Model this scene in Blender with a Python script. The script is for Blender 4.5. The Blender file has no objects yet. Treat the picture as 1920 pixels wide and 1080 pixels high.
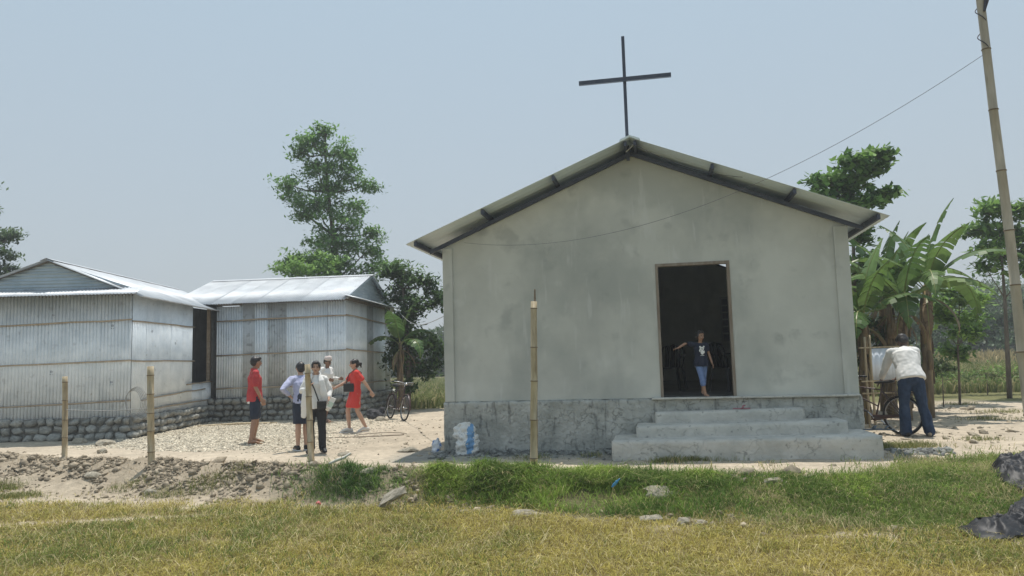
import bpy, bmesh, math, random
import numpy as np
from mathutils import Vector, Matrix, Euler, noise

random.seed(7); RS = np.random.RandomState(11)
S = bpy.context.scene
C = S.collection

# ------------------------------------------------------------------ camera
FPX, PIT, ROL, CZ = 1400.0, 0.098, 0.028, 1.5
cam = bpy.data.cameras.new('camera'); co = bpy.data.objects.new('camera', cam); C.objects.link(co)
cam.sensor_width = 36; cam.lens = 36*FPX/1920; cam.clip_start = .1; cam.clip_end = 6000
co.matrix_world = (Matrix.Translation((0, 0, CZ)) @ Matrix.Rotation(math.pi/2+PIT, 4, 'X')
                   @ Matrix.Rotation(-ROL, 4, 'Z'))
S.camera = co

# ------------------------------------------------------------------ world, sun, exposure
SUN_EL, SUN_AZ = math.radians(78.5), math.radians(14)      # azimuth from +Y (behind the church) towards +X
w = bpy.data.worlds.new("World"); S.world = w; w.use_nodes = True
nt = w.node_tree; nt.nodes.clear()
sky = nt.nodes.new('ShaderNodeTexSky'); sky.sky_type = 'NISHITA'; sky.sun_disc = False
sky.sun_elevation = SUN_EL; sky.sun_rotation = SUN_AZ
sky.air_density = 1.3; sky.dust_density = 4.0
b1 = nt.nodes.new('ShaderNodeBackground'); b1.inputs['Strength'].default_value = .12
b2 = nt.nodes.new('ShaderNodeBackground'); b2.inputs['Color'].default_value = (.46, .56, .64, 1); b2.inputs['Strength'].default_value = 1.0
geo = nt.nodes.new('ShaderNodeTexCoord'); sep = nt.nodes.new('ShaderNodeSeparateXYZ')
rmp = nt.nodes.new('ShaderNodeValToRGB')
rmp.color_ramp.elements[0].position = 0.0; rmp.color_ramp.elements[0].color = (.465, .512, .55, 1)
rmp.color_ramp.elements[1].position = 0.55; rmp.color_ramp.elements[1].color = (.405, .53, .63, 1)
mx = nt.nodes.new('ShaderNodeMixShader'); mx.inputs[0].default_value = .85
out = nt.nodes.new('ShaderNodeOutputWorld')
L = nt.links.new
L(geo.outputs['Generated'], sep.inputs[0]); L(sep.outputs['Z'], rmp.inputs[0]); L(rmp.outputs[0], b2.inputs['Color'])
L(sky.outputs[0], b1.inputs['Color']); L(b1.outputs[0], mx.inputs[1]); L(b2.outputs[0], mx.inputs[2]); L(mx.outputs[0], out.inputs['Surface'])
sl = bpy.data.lights.new('sun', 'SUN'); sl.energy = 3.6; sl.angle = math.radians(.6); sl.color = (1, .95, .87)
so = bpy.data.objects.new('sun', sl); C.objects.link(so)
sd = Vector((math.sin(SUN_AZ)*math.cos(SUN_EL), math.cos(SUN_AZ)*math.cos(SUN_EL), math.sin(SUN_EL)))
so.rotation_euler = sd.to_track_quat('Z', 'Y').to_euler()
S.view_settings.view_transform = 'Standard'; S.view_settings.look = 'None'
S.view_settings.exposure = 0.15; S.view_settings.gamma = 1; S.view_settings.use_curve_mapping = False

# ------------------------------------------------------------------ surveying helpers: a photo pixel -> a point of the place
def ray(px, py):
    X = px-960; Y = py-540
    c, s = math.cos(ROL), math.sin(ROL)
    x, y = (X*c-Y*s)/FPX, (X*s+Y*c)/FPX
    c, s = math.cos(PIT), math.sin(PIT)
    return Vector((x, c+y*s, s-y*c))
def at(px, py, z=0.0):
    r = ray(px, py); t = (z-CZ)/r.z
    return Vector((r.x*t, r.y*t, z))
def U(px, py, Y):
    r = ray(px, py); t = Y/r.y
    return Vector((r.x*t, Y, CZ+r.z*t))

def nz(p, s=1.0, o=0.0):
    return noise.noise(Vector((p[0]*s+o, p[1]*s+o*1.7, (p[2] if len(p) > 2 else 0)*s-o)))

def sstep(a, b, x):
    t = np.clip((x-a)/(b-a), 0, 1); return t*t*(3-2*t)

# value noise for numpy arrays
_tab = RS.rand(256, 256)
def vn(x, y, s=1.0, o=0.0):
    x = np.asarray(x)*s+o*13.7+500; y = np.asarray(y)*s+o*7.3+500
    xi = np.floor(x).astype(int); yi = np.floor(y).astype(int)
    fx = x-xi; fy = y-yi; fx = fx*fx*(3-2*fx); fy = fy*fy*(3-2*fy)
    a = _tab[xi % 256, yi % 256]; b = _tab[(xi+1) % 256, yi % 256]
    c = _tab[xi % 256, (yi+1) % 256]; d = _tab[(xi+1) % 256, (yi+1) % 256]
    return (a*(1-fx)+b*fx)*(1-fy)+(c*(1-fx)+d*fx)*fy
def fbm(x, y, s, o=0, n=4):
    r = 0; a = .5
    for k in range(n):
        r = r+a*vn(x, y, s*2**k, o+k); a *= .5
    return r/(1-.5**n)

# ------------------------------------------------------------------ materials
MATS = {}
def mat(name, col, col2=None, rough=.8, scale=4, detail=6, bump=0.0, bscale=30, metal=0.0, stretch=(1, 1, 1),
        spec=.3, trans=0.0, rand=0.0, lo=.35, hi=.65, attr=None, spots=None, bdist=.02, cracks=None):
    m = bpy.data.materials.new(name); m.use_nodes = True
    n = m.node_tree; n.nodes.clear(); K = n.nodes.new; l = n.links.new
    o = K('ShaderNodeOutputMaterial'); p = K('ShaderNodeBsdfPrincipled')
    p.inputs['Roughness'].default_value = rough; p.inputs['Metallic'].default_value = metal
    p.inputs['Specular IOR Level'].default_value = spec
    tc = K('ShaderNodeTexCoord'); mp = K('ShaderNodeMapping'); mp.inputs['Scale'].default_value = stretch
    l(tc.outputs['Object'], mp.inputs[0])
    vec = mp.outputs[0]
    if rand:
        oi = K('ShaderNodeObjectInfo'); ad = K('ShaderNodeVectorMath'); ad.operation = 'ADD'
        sc = K('ShaderNodeVectorMath'); sc.operation = 'SCALE'; sc.inputs['Scale'].default_value = 37.0
        l(oi.outputs['Random'], sc.inputs[0]); l(mp.outputs[0], ad.inputs[0]); l(sc.outputs[0], ad.inputs[1]); vec = ad.outputs[0]
    if attr:
        a = K('ShaderNodeAttribute'); a.attribute_name = attr; base = a.outputs['Color']
        if col2:
            t = K('ShaderNodeTexNoise'); t.inputs['Scale'].default_value = scale; t.inputs['Detail'].default_value = detail
            l(vec, t.inputs['Vector'])
            mr = K('ShaderNodeMapRange'); mr.inputs['From Min'].default_value = .3; mr.inputs['From Max'].default_value = .7
            mr.inputs['To Min'].default_value = col2[0]; mr.inputs['To Max'].default_value = col2[1]
            l(t.outputs[0], mr.inputs[0])
            mu = K('ShaderNodeVectorMath'); mu.operation = 'SCALE'; l(base, mu.inputs[0]); l(mr.outputs[0], mu.inputs['Scale']); base = mu.outputs[0]
    elif col2:
        t = K('ShaderNodeTexNoise'); t.inputs['Scale'].default_value = scale; t.inputs['Detail'].default_value = detail
        t.inputs['Roughness'].default_value = .6
        l(vec, t.inputs['Vector'])
        r = K('ShaderNodeValToRGB'); r.color_ramp.elements[0].position = lo; r.color_ramp.elements[1].position = hi
        r.color_ramp.elements[0].color = (*col, 1); r.color_ramp.elements[1].color = (*col2, 1)
        l(t.outputs[0], r.inputs[0]); base = r.outputs[0]
    else:
        rgb = K('ShaderNodeRGB'); rgb.outputs[0].default_value = (*col, 1); base = rgb.outputs[0]
    for sp in (spots or []):          # (colour, scale, threshold lo, hi, strength, stretch)
        t = K('ShaderNodeTexNoise'); t.inputs['Scale'].default_value = sp[1]; t.inputs['Detail'].default_value = 8
        m2 = K('ShaderNodeMapping'); m2.inputs['Scale'].default_value = sp[5] if len(sp) > 5 else (1, 1, 1)
        m2.inputs['Location'].default_value = (sp[1]*3.1, 5.3, 1.7)
        l(vec, m2.inputs[0]); l(m2.outputs[0], t.inputs['Vector'])
        mr = K('ShaderNodeMapRange'); mr.inputs['From Min'].default_value = sp[2]; mr.inputs['From Max'].default_value = sp[3]
        mr.inputs['To Max'].default_value = sp[4]; l(t.outputs[0], mr.inputs[0])
        mi = K('ShaderNodeMix'); mi.data_type = 'RGBA'; l(mr.outputs[0], mi.inputs['Factor'])
        l(base, mi.inputs['A']); mi.inputs['B'].default_value = (*sp[0], 1); base = mi.outputs['Result']
    crk = None
    if cracks:                        # (scale, width, strength, colour)
        dn = K('ShaderNodeTexNoise'); dn.inputs['Scale'].default_value = cracks[0]*1.6; dn.inputs['Detail'].default_value = 6; l(vec, dn.inputs['Vector'])
        sc2 = K('ShaderNodeVectorMath'); sc2.operation = 'SCALE'; sc2.inputs['Scale'].default_value = .9/cracks[0]; l(dn.outputs['Color'], sc2.inputs[0])
        ad2 = K('ShaderNodeVectorMath'); ad2.operation = 'ADD'; l(vec, ad2.inputs[0]); l(sc2.outputs[0], ad2.inputs[1])
        vo = K('ShaderNodeTexVoronoi'); vo.feature = 'DISTANCE_TO_EDGE'; vo.inputs['Scale'].default_value = cracks[0]; l(ad2.outputs[0], vo.inputs['Vector'])
        m1 = K('ShaderNodeMapRange'); m1.inputs['From Min'].default_value = 0; m1.inputs['From Max'].default_value = cracks[1]; m1.inputs['To Min'].default_value = 1; m1.inputs['To Max'].default_value = 0; l(vo.outputs['Distance'], m1.inputs[0])
        mk = K('ShaderNodeTexNoise'); mk.inputs['Scale'].default_value = cracks[0]*.9; l(vec, mk.inputs['Vector'])
        m2_ = K('ShaderNodeMapRange'); m2_.inputs['From Min'].default_value = .47; m2_.inputs['From Max'].default_value = .60; m2_.inputs['To Max'].default_value = cracks[2]; l(mk.outputs[0], m2_.inputs[0])
        mm = K('ShaderNodeMath'); mm.operation = 'MULTIPLY'; l(m1.outputs[0], mm.inputs[0]); l(m2_.outputs[0], mm.inputs[1]); crk = mm.outputs[0]
        mi = K('ShaderNodeMix'); mi.data_type = 'RGBA'; l(crk, mi.inputs['Factor']); l(base, mi.inputs['A']); mi.inputs['B'].default_value = (*cracks[3], 1); base = mi.outputs['Result']
    if rand:
        h = K('ShaderNodeHueSaturation'); mr = K('ShaderNodeMapRange'); mr.inputs['To Min'].default_value = 1-rand; mr.inputs['To Max'].default_value = 1+rand
        l(oi.outputs['Random'], mr.inputs[0]); l(mr.outputs[0], h.inputs['Value']); l(base, h.inputs['Color']); base = h.outputs[0]
    l(base, p.inputs['Base Color'])
    if bump:
        t = K('ShaderNodeTexNoise'); t.inputs['Scale'].default_value = bscale; t.inputs['Detail'].default_value = 8
        l(vec, t.inputs['Vector'])
        b = K('ShaderNodeBump'); b.inputs['Strength'].default_value = bump; b.inputs['Distance'].default_value = bdist
        hh_ = t.outputs[0]
        if crk:
            sb = K('ShaderNodeMath'); sb.operation = 'SUBTRACT'; l(hh_, sb.inputs[0]); l(crk, sb.inputs[1]); hh_ = sb.outputs[0]
        l(hh_, b.inputs['Height']); l(b.outputs[0], p.inputs['Normal'])
    if trans:
        tr = K('ShaderNodeBsdfTranslucent'); l(base, tr.inputs[0]); ms = K('ShaderNodeMixShader'); ms.inputs[0].default_value = trans
        l(p.outputs[0], ms.inputs[1]); l(tr.outputs[0], ms.inputs[2]); l(ms.outputs[0], o.inputs[0])
    else:
        l(p.outputs[0], o.inputs[0])
    MATS[name] = m; return m

M_ground = mat('ground_soil', None, (.82, 1.15), attr='Col', scale=9, detail=10, bump=.9, bscale=22, bdist=.03, spec=.1, rough=.95)
M_grass = mat('grass_blades', None, None, attr='Col', rough=.7, trans=.35, spec=.15)
M_leaf = mat('leaves', None, None, attr='Col', rough=.5, trans=.42, spec=.3)
M_bark = mat('bark', (.10, .08, .06), (.20, .165, .13), scale=6, bump=.6, bscale=12, stretch=(3, 3, .6))
M_cem = mat('cement_render', cracks=(.9, .004, .25, (.25, .25, .24)), col=(.475, .478, .435), col2=(.60, .60, .545), scale=.62, detail=4, rough=.9, bump=.22, bscale=9, lo=.36, hi=.62,
            spots=[((.37, .385, .355), .85, .49, .62, .6), ((.66, .66, .62), 1.7, .615, .68, .35), ((.34, .35, .33), .9, .55, .70, .5, (1.6, 1, .5)), ((.62, .62, .59), 3.5, .63, .70, .4, (2.5, 1, .35)), ((.30, .31, .29), 2.2, .62, .72, .45),
                   ((.50, .49, .44), 6, .60, .70, .25)])
M_cem2 = mat('rough_cement', cracks=(6.5, .025, .35, (.17, .17, .16)), col= (.33, .335, .305), col2=(.52, .515, .47), scale=3, detail=9, rough=.95, bump=.9, bscale=14, bdist=.04,
             spots=[((.12, .125, .12), 7, .585, .66, .6, (1.6, 1, .35)), ((.16, .165, .16), 16, .60, .68, .5), ((.56, .55, .50), 2.2, .56, .7, .4)])
M_step = mat('step_cement', cracks=(4.0, .014, .35, (.2, .2, .185)), col= (.46, .455, .415), col2=(.62, .60, .545), scale=2.4, detail=9, rough=.95, bump=.8, bscale=11, bdist=.03,
             spots=[((.18, .18, .165), 13, .63, .69, .55), ((.62, .60, .54), 1.5, .55, .7, .4)])
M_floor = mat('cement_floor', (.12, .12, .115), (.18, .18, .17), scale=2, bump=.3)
M_steel = mat('painted_steel', (.035, .045, .075), (.06, .07, .10), scale=6, rough=.5, spec=.5)
M_roofp = mat('roof_panel_paint', (.72, .82, .86), (.78, .87, .90), scale=1.2, rough=.5, spec=.4, bump=.1, trans=.05)
M_frame = mat('door_frame_wood', (.22, .17, .13), (.30, .26, .21), scale=5, stretch=(4, 4, .5), bump=.3)
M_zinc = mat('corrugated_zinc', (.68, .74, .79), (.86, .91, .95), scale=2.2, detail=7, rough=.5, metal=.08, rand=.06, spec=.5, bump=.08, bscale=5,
             stretch=(1, 1, .35), spots=[((.40, .42, .44), 3.2, .60, .72, .4, (2, 2, .3)), ((.78, .79, .79), 8, .60, .72, .4), ((.30, .24, .19), 4.5, .66, .76, .35, (2, 2, .4))])
M_zincr = mat('roof_zinc', (.48, .505, .535), (.63, .655, .68), scale=1.6, rough=.5, metal=.2, rand=.06, spec=.5, spots=[((.42, .43, .45), 2.5, .57, .7, .5)])
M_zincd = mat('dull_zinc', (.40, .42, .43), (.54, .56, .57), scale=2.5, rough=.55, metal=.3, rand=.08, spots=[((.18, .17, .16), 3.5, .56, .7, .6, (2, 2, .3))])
M_blues = mat('gable_zinc', (.36, .43, .48), (.48, .54, .58), scale=2.0, rough=.45, metal=.45, rand=.08)
M_white = mat('white_sheet', (.66, .72, .80), (.74, .80, .86), scale=3, rough=.4)
M_bam = mat('bamboo', (.37, .29, .18), (.56, .47, .32), scale=5, stretch=(3, 3, .7), rough=.6, bump=.25, bscale=14, rand=.1,
            spots=[((.22, .18, .13), 4, .58, .70, .6, (2, 2, .6))])
M_bamr = mat('bamboo_rail', (.33, .26, .19), (.50, .41, .31), scale=5, stretch=(.7, 3, 3), rough=.7, rand=.14)
M_bamg = mat('weathered_bamboo', (.33, .29, .22), (.50, .45, .36), scale=4, stretch=(2.5, 2.5, .5), rough=.6, bump=.2,
             spots=[((.17, .15, .12), 5, .6, .68, .5, (1, 1, .5))])
M_node = mat('bamboo_node', (.16, .12, .08), (.26, .2, .14), scale=10)
M_stone = mat('river_stone', (.22, .222, .205), (.40, .395, .36), scale=5, detail=8, rough=.9, rand=.25, bump=.5, bscale=18)
M_mortar = mat('mortar', (.12, .12, .115), (.22, .22, .2), scale=8, bump=.8, bscale=20)
M_rock = mat('pale_rock', (.25, .22, .17), (.44, .40, .32), scale=4, rand=.1, bump=.6, bscale=10)
M_clod = mat('dry_clay', None, (.6, 1.25), attr='Col', scale=12, bump=.8, bscale=25, rough=.95, spec=.1)
M_wire = mat('cable', (.07, .07, .09)); M_cable2 = mat('old_cable', (.13, .13, .15)); M_wirel = mat('galvanised_wire', (.35, .35, .34))
M_dark = mat('dark_void', (.03, .03, .03))
M_tarp = mat('black_plastic_film', (.018, .018, .02), (.03, .03, .034), rough=.5, spec=.3, bump=.22, bscale=16, scale=5)
M_tarpg = mat('grey_film_back', (.30, .30, .31), (.42, .42, .43), rough=.4, bump=.4, bscale=9)

# ------------------------------------------------------------------ object helpers
def tag(o, label=None, cat=None, group=None, kind=None):
    if label: o['label'] = label
    if cat: o['category'] = cat
    if group: o['group'] = group
    if kind: o['kind'] = kind
    return o
def empty(name, label, cat, loc=(0, 0, 0), rz=0, group=None):
    o = bpy.data.objects.new(name, None); C.objects.link(o); o.location = loc; o.rotation_euler = (0, 0, rz)
    o.empty_display_size = .2
    return tag(o, label, cat, group)
def link(name, me, m=None, parent=None):
    o = bpy.data.objects.new(name, me); C.objects.link(o)
    if m and not me.materials: me.materials.append(m)
    if parent: o.parent = parent
    return o
def npmesh(name, V, faces, m, col=None, smooth=False, parent=None):
    """V (n,3); faces: list of arrays (k,3) or (k,4)"""
    me = bpy.data.meshes.new(name)
    V = np.asarray(V, np.float32)
    me.vertices.add(len(V)); me.vertices.foreach_set('co', V.ravel())
    loops = np.concatenate([f.ravel() for f in faces]).astype(np.int32)
    tot = np.concatenate([np.full(len(f), f.shape[1], np.int32) for f in faces])
    st = np.concatenate([[0], np.cumsum(tot)[:-1]]).astype(np.int32)
    me.loops.add(len(loops)); me.loops.foreach_set('vertex_index', loops)
    me.polygons.add(len(tot)); me.polygons.foreach_set('loop_start', st); me.polygons.foreach_set('loop_total', tot)
    if smooth: me.polygons.foreach_set('use_smooth', np.ones(len(tot), bool))
    me.update(calc_edges=True)
    if col is not None:
        a = me.color_attributes.new('Col', 'FLOAT_COLOR', 'POINT')
        c = np.ones((len(V), 4), np.float32); c[:, :3] = col
        a.data.foreach_set('color', c.ravel())
    me.materials.append(m)
    return link(name, me, None, parent)

class MB:
    def __init__(s): s.V = []; s.F = []
    def add(s, V, F):
        n = len(s.V); s.V += [Vector(v) for v in V]; s.F += [tuple(i+n for i in f) for f in F]; return s
    def box(s, lo, hi, M=None, rot=None):
        x0, y0, z0 = lo; x1, y1, z1 = hi
        V = [Vector(p) for p in ((x0, y0, z0), (x1, y0, z0), (x1, y1, z0), (x0, y1, z0), (x0, y0, z1), (x1, y0, z1), (x1, y1, z1), (x0, y1, z1))]
        if M: V = [M @ v for v in V]
        return s.add(V, [(0, 3, 2, 1), (4, 5, 6, 7), (0, 1, 5, 4), (1, 2, 6, 5), (2, 3, 7, 6), (3, 0, 4, 7)])
    def bar(s, a, b, w, h, up=(0, 0, 1)):
        a = Vector(a); b = Vector(b); d = (b-a).normalized(); up = Vector(up)
        sx = d.cross(up)
        if sx.length < 1e-4: sx = d.cross(Vector((0, 1, 0)))
        sx.normalize(); uz = sx.cross(d)
        V = [p+sx*i*w/2+uz*j*h/2 for p in (a, b) for i, j in ((-1, -1), (1, -1), (1, 1), (-1, 1))]
        return s.add(V, [(3, 2, 1, 0), (4, 5, 6, 7), (0, 1, 5, 4), (1, 2, 6, 5), (2, 3, 7, 6), (3, 0, 4, 7)])
    def loft(s, path, radii, lat=(1, 0, 0), n=10, caps=True, closed=False):
        P = [Vector(p) for p in path]
        R = [(r, r) if not isinstance(r, (tuple, list)) else r for r in (radii if isinstance(radii, (list, tuple)) else [radii]*len(P))]
        lat = Vector(lat); rings = []
        N = len(P)
        for i in range(N):
            if closed: t = P[(i+1) % N]-P[i-1]
            else: t = P[min(i+1, N-1)]-P[max(i-1, 0)]
            t.normalize()
            x = lat-t*lat.dot(t)
            if x.length < .15:
                x = Vector((0, 1, 0))-t*t.y
                if x.length < .15: x = Vector((0, 0, 1))-t*t.z
            x.normalize(); y = t.cross(x)
            rings.append((P[i], x, y, R[i], t))
        if caps and not closed:
            p, x, y, r, t = rings[0]; rr = (r[0]+r[1])/2
            pre = [(p-t*rr*.75, x, y, (r[0]*.25, r[1]*.25), t), (p-t*rr*.5, x, y, (r[0]*.75, r[1]*.75), t)]
            p, x, y, r, t = rings[-1]; rr = (r[0]+r[1])/2
            rings = pre+rings+[(p+t*rr*.5, x, y, (r[0]*.75, r[1]*.75), t), (p+t*rr*.75, x, y, (r[0]*.25, r[1]*.25), t)]
        V = []; F = []
        for p, x, y, r, t in rings:
            for k in range(n):
                a = 2*math.pi*k/n; V.append(p+x*math.cos(a)*r[0]+y*math.sin(a)*r[1])
        m = len(rings)
        for i in range(m if closed else m-1):
            for k in range(n):
                j = (i+1) % m
                F.append((i*n+k, i*n+(k+1) % n, j*n+(k+1) % n, j*n+k))
        if not closed:
            F.append(tuple(reversed(range(n)))); F.append(tuple((m-1)*n+k for k in range(n)))
        return s.add(V, F)
    def tube(s, path, r, n=8, closed=False): return s.loft(path, r, n=n, caps=False, closed=closed)
    def ell(s, c, r, rot=None, nu=12, nv=8):
        c = Vector(c); V = []; F = []
        M = Euler(rot).to_matrix() if rot else Matrix.Identity(3)
        for j in range(1, nv):
            th = math.pi*j/nv
            for i in range(nu):
                ph = 2*math.pi*i/nu
                V.append(c+M @ Vector((r[0]*math.sin(th)*math.cos(ph), r[1]*math.sin(th)*math.sin(ph), r[2]*math.cos(th))))
        for j in range(nv-2):
            for i in range(nu): F.append((j*nu+i, (j+1)*nu+i, (j+1)*nu+(i+1) % nu, j*nu+(i+1) % nu))
        t = len(V); V.append(c+M @ Vector((0, 0, r[2]))); V.append(c+M @ Vector((0, 0, -r[2])))
        for i in range(nu):
            F.append((t, i, (i+1) % nu)); F.append((t+1, (nv-2)*nu+(i+1) % nu, (nv-2)*nu+i))
        return s.add(V, F)
    def mesh(s, name, m=None, smooth=False, scale=1.0):
        me = bpy.data.meshes.new(name); me.from_pydata([tuple(v*scale) for v in s.V], [], s.F); me.update()
        if smooth: me.polygons.foreach_set('use_smooth', [True]*len(me.polygons))
        if m: me.materials.append(m)
        return me
    def build(s, name, m, parent=None, smooth=False, scale=1.0):
        return link(name, s.mesh(name, m, smooth, scale), None, parent)
    def bevel(s, name, m, parent=None, w=.01, seg=2):
        me = s.mesh(name); bm = bmesh.new(); bm.from_mesh(me)
        bmesh.ops.bevel(bm, geom=list(bm.edges), offset=w, segments=seg, affect='EDGES', profile=.5)
        bm.to_mesh(me); bm.free(); me.materials.append(m); return link(name, me, None, parent)
    def skin(s, name, m, parent=None, voxel=.01, smooth=3, fold=0.0, fs=9, scale=1.0, fstr=(1, 1, .45)):
        """union of closed shapes -> one continuous smooth surface"""
        me = s.mesh(name, None); o = bpy.data.objects.new(name+'_tmp', me); C.objects.link(o)
        r = o.modifiers.new('r', 'REMESH'); r.mode = 'VOXEL'; r.voxel_size = voxel
        q = o.modifiers.new('s', 'SMOOTH'); q.iterations = smooth; q.factor = .5
        dg = bpy.context.evaluated_depsgraph_get(); dg.update()
        m2 = bpy.data.meshes.new_from_object(o.evaluated_get(dg)); m2.name = name
        bpy.data.objects.remove(o); bpy.data.meshes.remove(me)
        n = len(m2.vertices); co_ = np.empty(n*3, np.float32); m2.vertices.foreach_get('co', co_); co_ = co_.reshape(-1, 3)
        if fold:
            nn = np.empty(n*3, np.float32); m2.vertices.foreach_get('normal', nn); nn = nn.reshape(-1, 3)
            o_ = random.random()*50
            d = np.array([noise.noise(Vector((p[0]*fs*fstr[0]+o_, p[1]*fs*fstr[1]+o_, p[2]*fs*fstr[2]+p[0]*2.5)))+.5*noise.noise(Vector((p[0]*fs*2.2, p[1]*fs*2.2+o_, p[2]*fs*1.6))) for p in co_])
            co_ = co_+nn*(d*fold)[:, None]
        co_ *= scale
        m2.vertices.foreach_set('co', co_.ravel().astype(np.float32))
        m2.polygons.foreach_set('use_smooth', [True]*len(m2.polygons)); m2.materials.clear(); m2.materials.append(m); m2.update()
        return link(name, m2, None, parent)

# ------------------------------------------------------------------ terrain
CX = np.array([-60, -12, -9.3, -5.4, -2.7, .3, 2.3, 4.3, 12, 60.]); CY = np.array([14, 14, 13.4, 11.6, 10.6, 9.85, 9.35, 9.2, 9.2, 9.2])
FX = np.array([-60, -9, -6.6, -4.85, -2.4, -.4, 1.3, 2.9, 4.3, 12, 60.]); FY = np.array([11.4, 11.2, 10.9, 10.5, 9.75, 9.15, 8.2, 7.75, 7.3, 7.2, 7.2])
def hmap(x, y):
    x = np.asarray(x, float); y = np.asarray(y, float)
    cy = np.interp(x, CX, CY)+.25*(vn(x, y*0, .9, 3)-.5); fy = np.interp(x, FX, FY)+.3*(vn(x, y*0, 1.1, 5)-.5)
    t = sstep(fy, cy, y)
    z = -.25+.27*t
    z = z+.02*np.exp(-((x-4)/6)**2)*sstep(9, 12, y)
    near = (1-sstep(30, 60, y))
    mound = np.exp(-((y-cy)/.45)**2)*sstep(1.5, -.5, x)
    z = z+mound*(.02+.13*fbm(x, y, 2.2, 8)+.07*(fbm(x, y, 7.0, 18)-.5))*near
    z = z+sstep(.1, .5, y-fy)*(1-sstep(-.1, .3, y-cy))*sstep(-1.2, -2.5, x)*(fbm(x, y, 4.5, 28)-.5)*.16*near
    z = z+(fbm(x, y, 1.0, 1)-.5)*.05*near*(.4+t*.6)+(fbm(x, y, 6.0, 2, 3)-.5)*.022*near
    z = z+(fbm(x, y, .05, 4, 2)-.5)*.3*sstep(30, 60, y)
    return z
def H(x, y): return float(hmap(np.array([x]), np.array([y]))[0])

CH = dict(x=-1.146, y=12.636, yaw=.188, W=6.45)
ca, sa = math.cos(CH['yaw']), math.sin(CH['yaw'])
def chl(x, y):          # world -> church (u, d)
    dx = x-CH['x']; dy = y-CH['y']
    return dx*ca-dy*sa, -dx*sa-dy*ca
def chw(u, d, z=0): return Vector((CH['x']+u*ca-d*sa, CH['y']-u*sa-d*ca, z))

def masks(x, y):
    cy = np.interp(x, CX, CY); fy = np.interp(x, FX, FY)
    n1 = fbm(x, y, .8, 21); n2 = fbm(x, y, 2.5, 22)
    field = 1-sstep(-.45, .35, y-fy+(n1-.5)*1.5+(n2-.5)*1.6)
    lefts = np.exp(-((x+6.2)/2.4)**2)*np.exp(-((y-fy+.0)/.55)**2)                         # sandy tracks by the field's left end
    tr2 = np.exp(-((y-9.0-.12*(x+6)+.25*(n1-.5))/.13)**2)*sstep(-2.8, -4.2, x)
    field = field*(1-np.clip(lefts*1.3, 0, .95))*(1-.85*tr2)
    right = sstep(.9, 2.6, x+(n1-.5)*1.2)
    bank = sstep(-.3, .1, y-fy)*(1-sstep(-.1, .5, y-cy+(n1-.5)*.8))*sstep(-3.6, -2.9, x)  # green bank
    lim = 8.75+1.2*sstep(3.2, 5.4, x)
    rg = right*sstep(-.2, .3, y-fy)*(1-sstep(-.35, .35, y-lim+(n1-.5)*1.6))*sstep(.34, .50, n2*.55+n1*.45+.09*sstep(3, 5, x)+.1*(1-sstep(8.4, 9.2, y)))
    return field, bank, rg, right
BASE_SAND = np.array([.47, .40, .31])
def gcolor(x, y):
    field, bank, rg, right = masks(x, y)
    n = fbm(x, y, 1.6, 31)[:, None]; n3 = fbm(x, y, .35, 33)[:, None]
    c = BASE_SAND*(.80+.45*n)*(.9+.2*n3)
    soil = np.array([.20, .165, .10]); 
    for m_, cc in ((field, np.array([.21, .17, .08])), (bank, np.array([.13, .12, .06])), (rg*.8, np.array([.22, .20, .11]))):
        c = c*(1-m_[:, None])+cc*m_[:, None]*(.8+.4*n)
    cy = np.interp(x, CX, CY); fy = np.interp(x, FX, FY)
    cl = (sstep(-1.0, -.5, y-cy+(n[:, 0]-.5)*.8)*(1-sstep(.15, .5, y-cy))*sstep(-1.0, -2.0, x))[:, None]
    c = c*(1-.7*cl)+np.array([.30, .25, .185])*cl*.7*(.7+.6*n)
    sl = (sstep(-.6, .1, y-fy)*(1-sstep(-.2, .3, y-cy))*sstep(-1.5, -3.0, x))[:, None]
    c = c*(1-.55*sl)+np.array([.34, .285, .21])*sl*.55*(.6+.8*fbm(x, y, 5.0, 88)[:, None])
    # cement spill in front of the church
    u, d = chl(x, y); e = (sstep(-.9, -.4, u)*(1-sstep(2.9, 3.3, u)*.6)*(1-sstep(.75, 1.25, d+(fbm(x, y, 2, 9)-.5)*.8))*sstep(-.3, 0, d)*(u < 7))[:, None]
    c = c*(1-.75*e)+np.array([.23, .235, .22])*(.8+.5*n)*e*.75
    # gravel by the sheds
    g = (sstep(-2.6, -5.5, x)*sstep(13.6, 15.2, y+.35*(x+6)+(n[:, 0]-.5)*2)*(1-sstep(22, 24, y)))[:, None]
    c = c*(1-.8*g)+np.array([.50, .445, .35])*(.75+.5*fbm(x, y, 9, 35)[:, None])*g*.8
    # beyond the yard: meadow
    far = np.clip(sstep(20.5, 22.5, y+(n[:, 0]-.5)*2)*sstep(7, 8.5, x+(n[:, 0]-.5)*2)+sstep(24, 25.5, y)+sstep(-14, -16, x)+sstep(13, 15, x), 0, 1)[:, None]
    c = c*(1-far)+np.array([.16, .155, .07])*(.7+.6*n)*far
    # cement wet dust along the left shed
    s1 = (np.exp(-((x+8.7)/.9)**2)*np.exp(-((y-16.4)/.5)**2))[:, None]
    c = c*(1-.6*s1)+np.array([.24, .25, .25])*s1*.6
    return np.clip(c, 0, 1)

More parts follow.
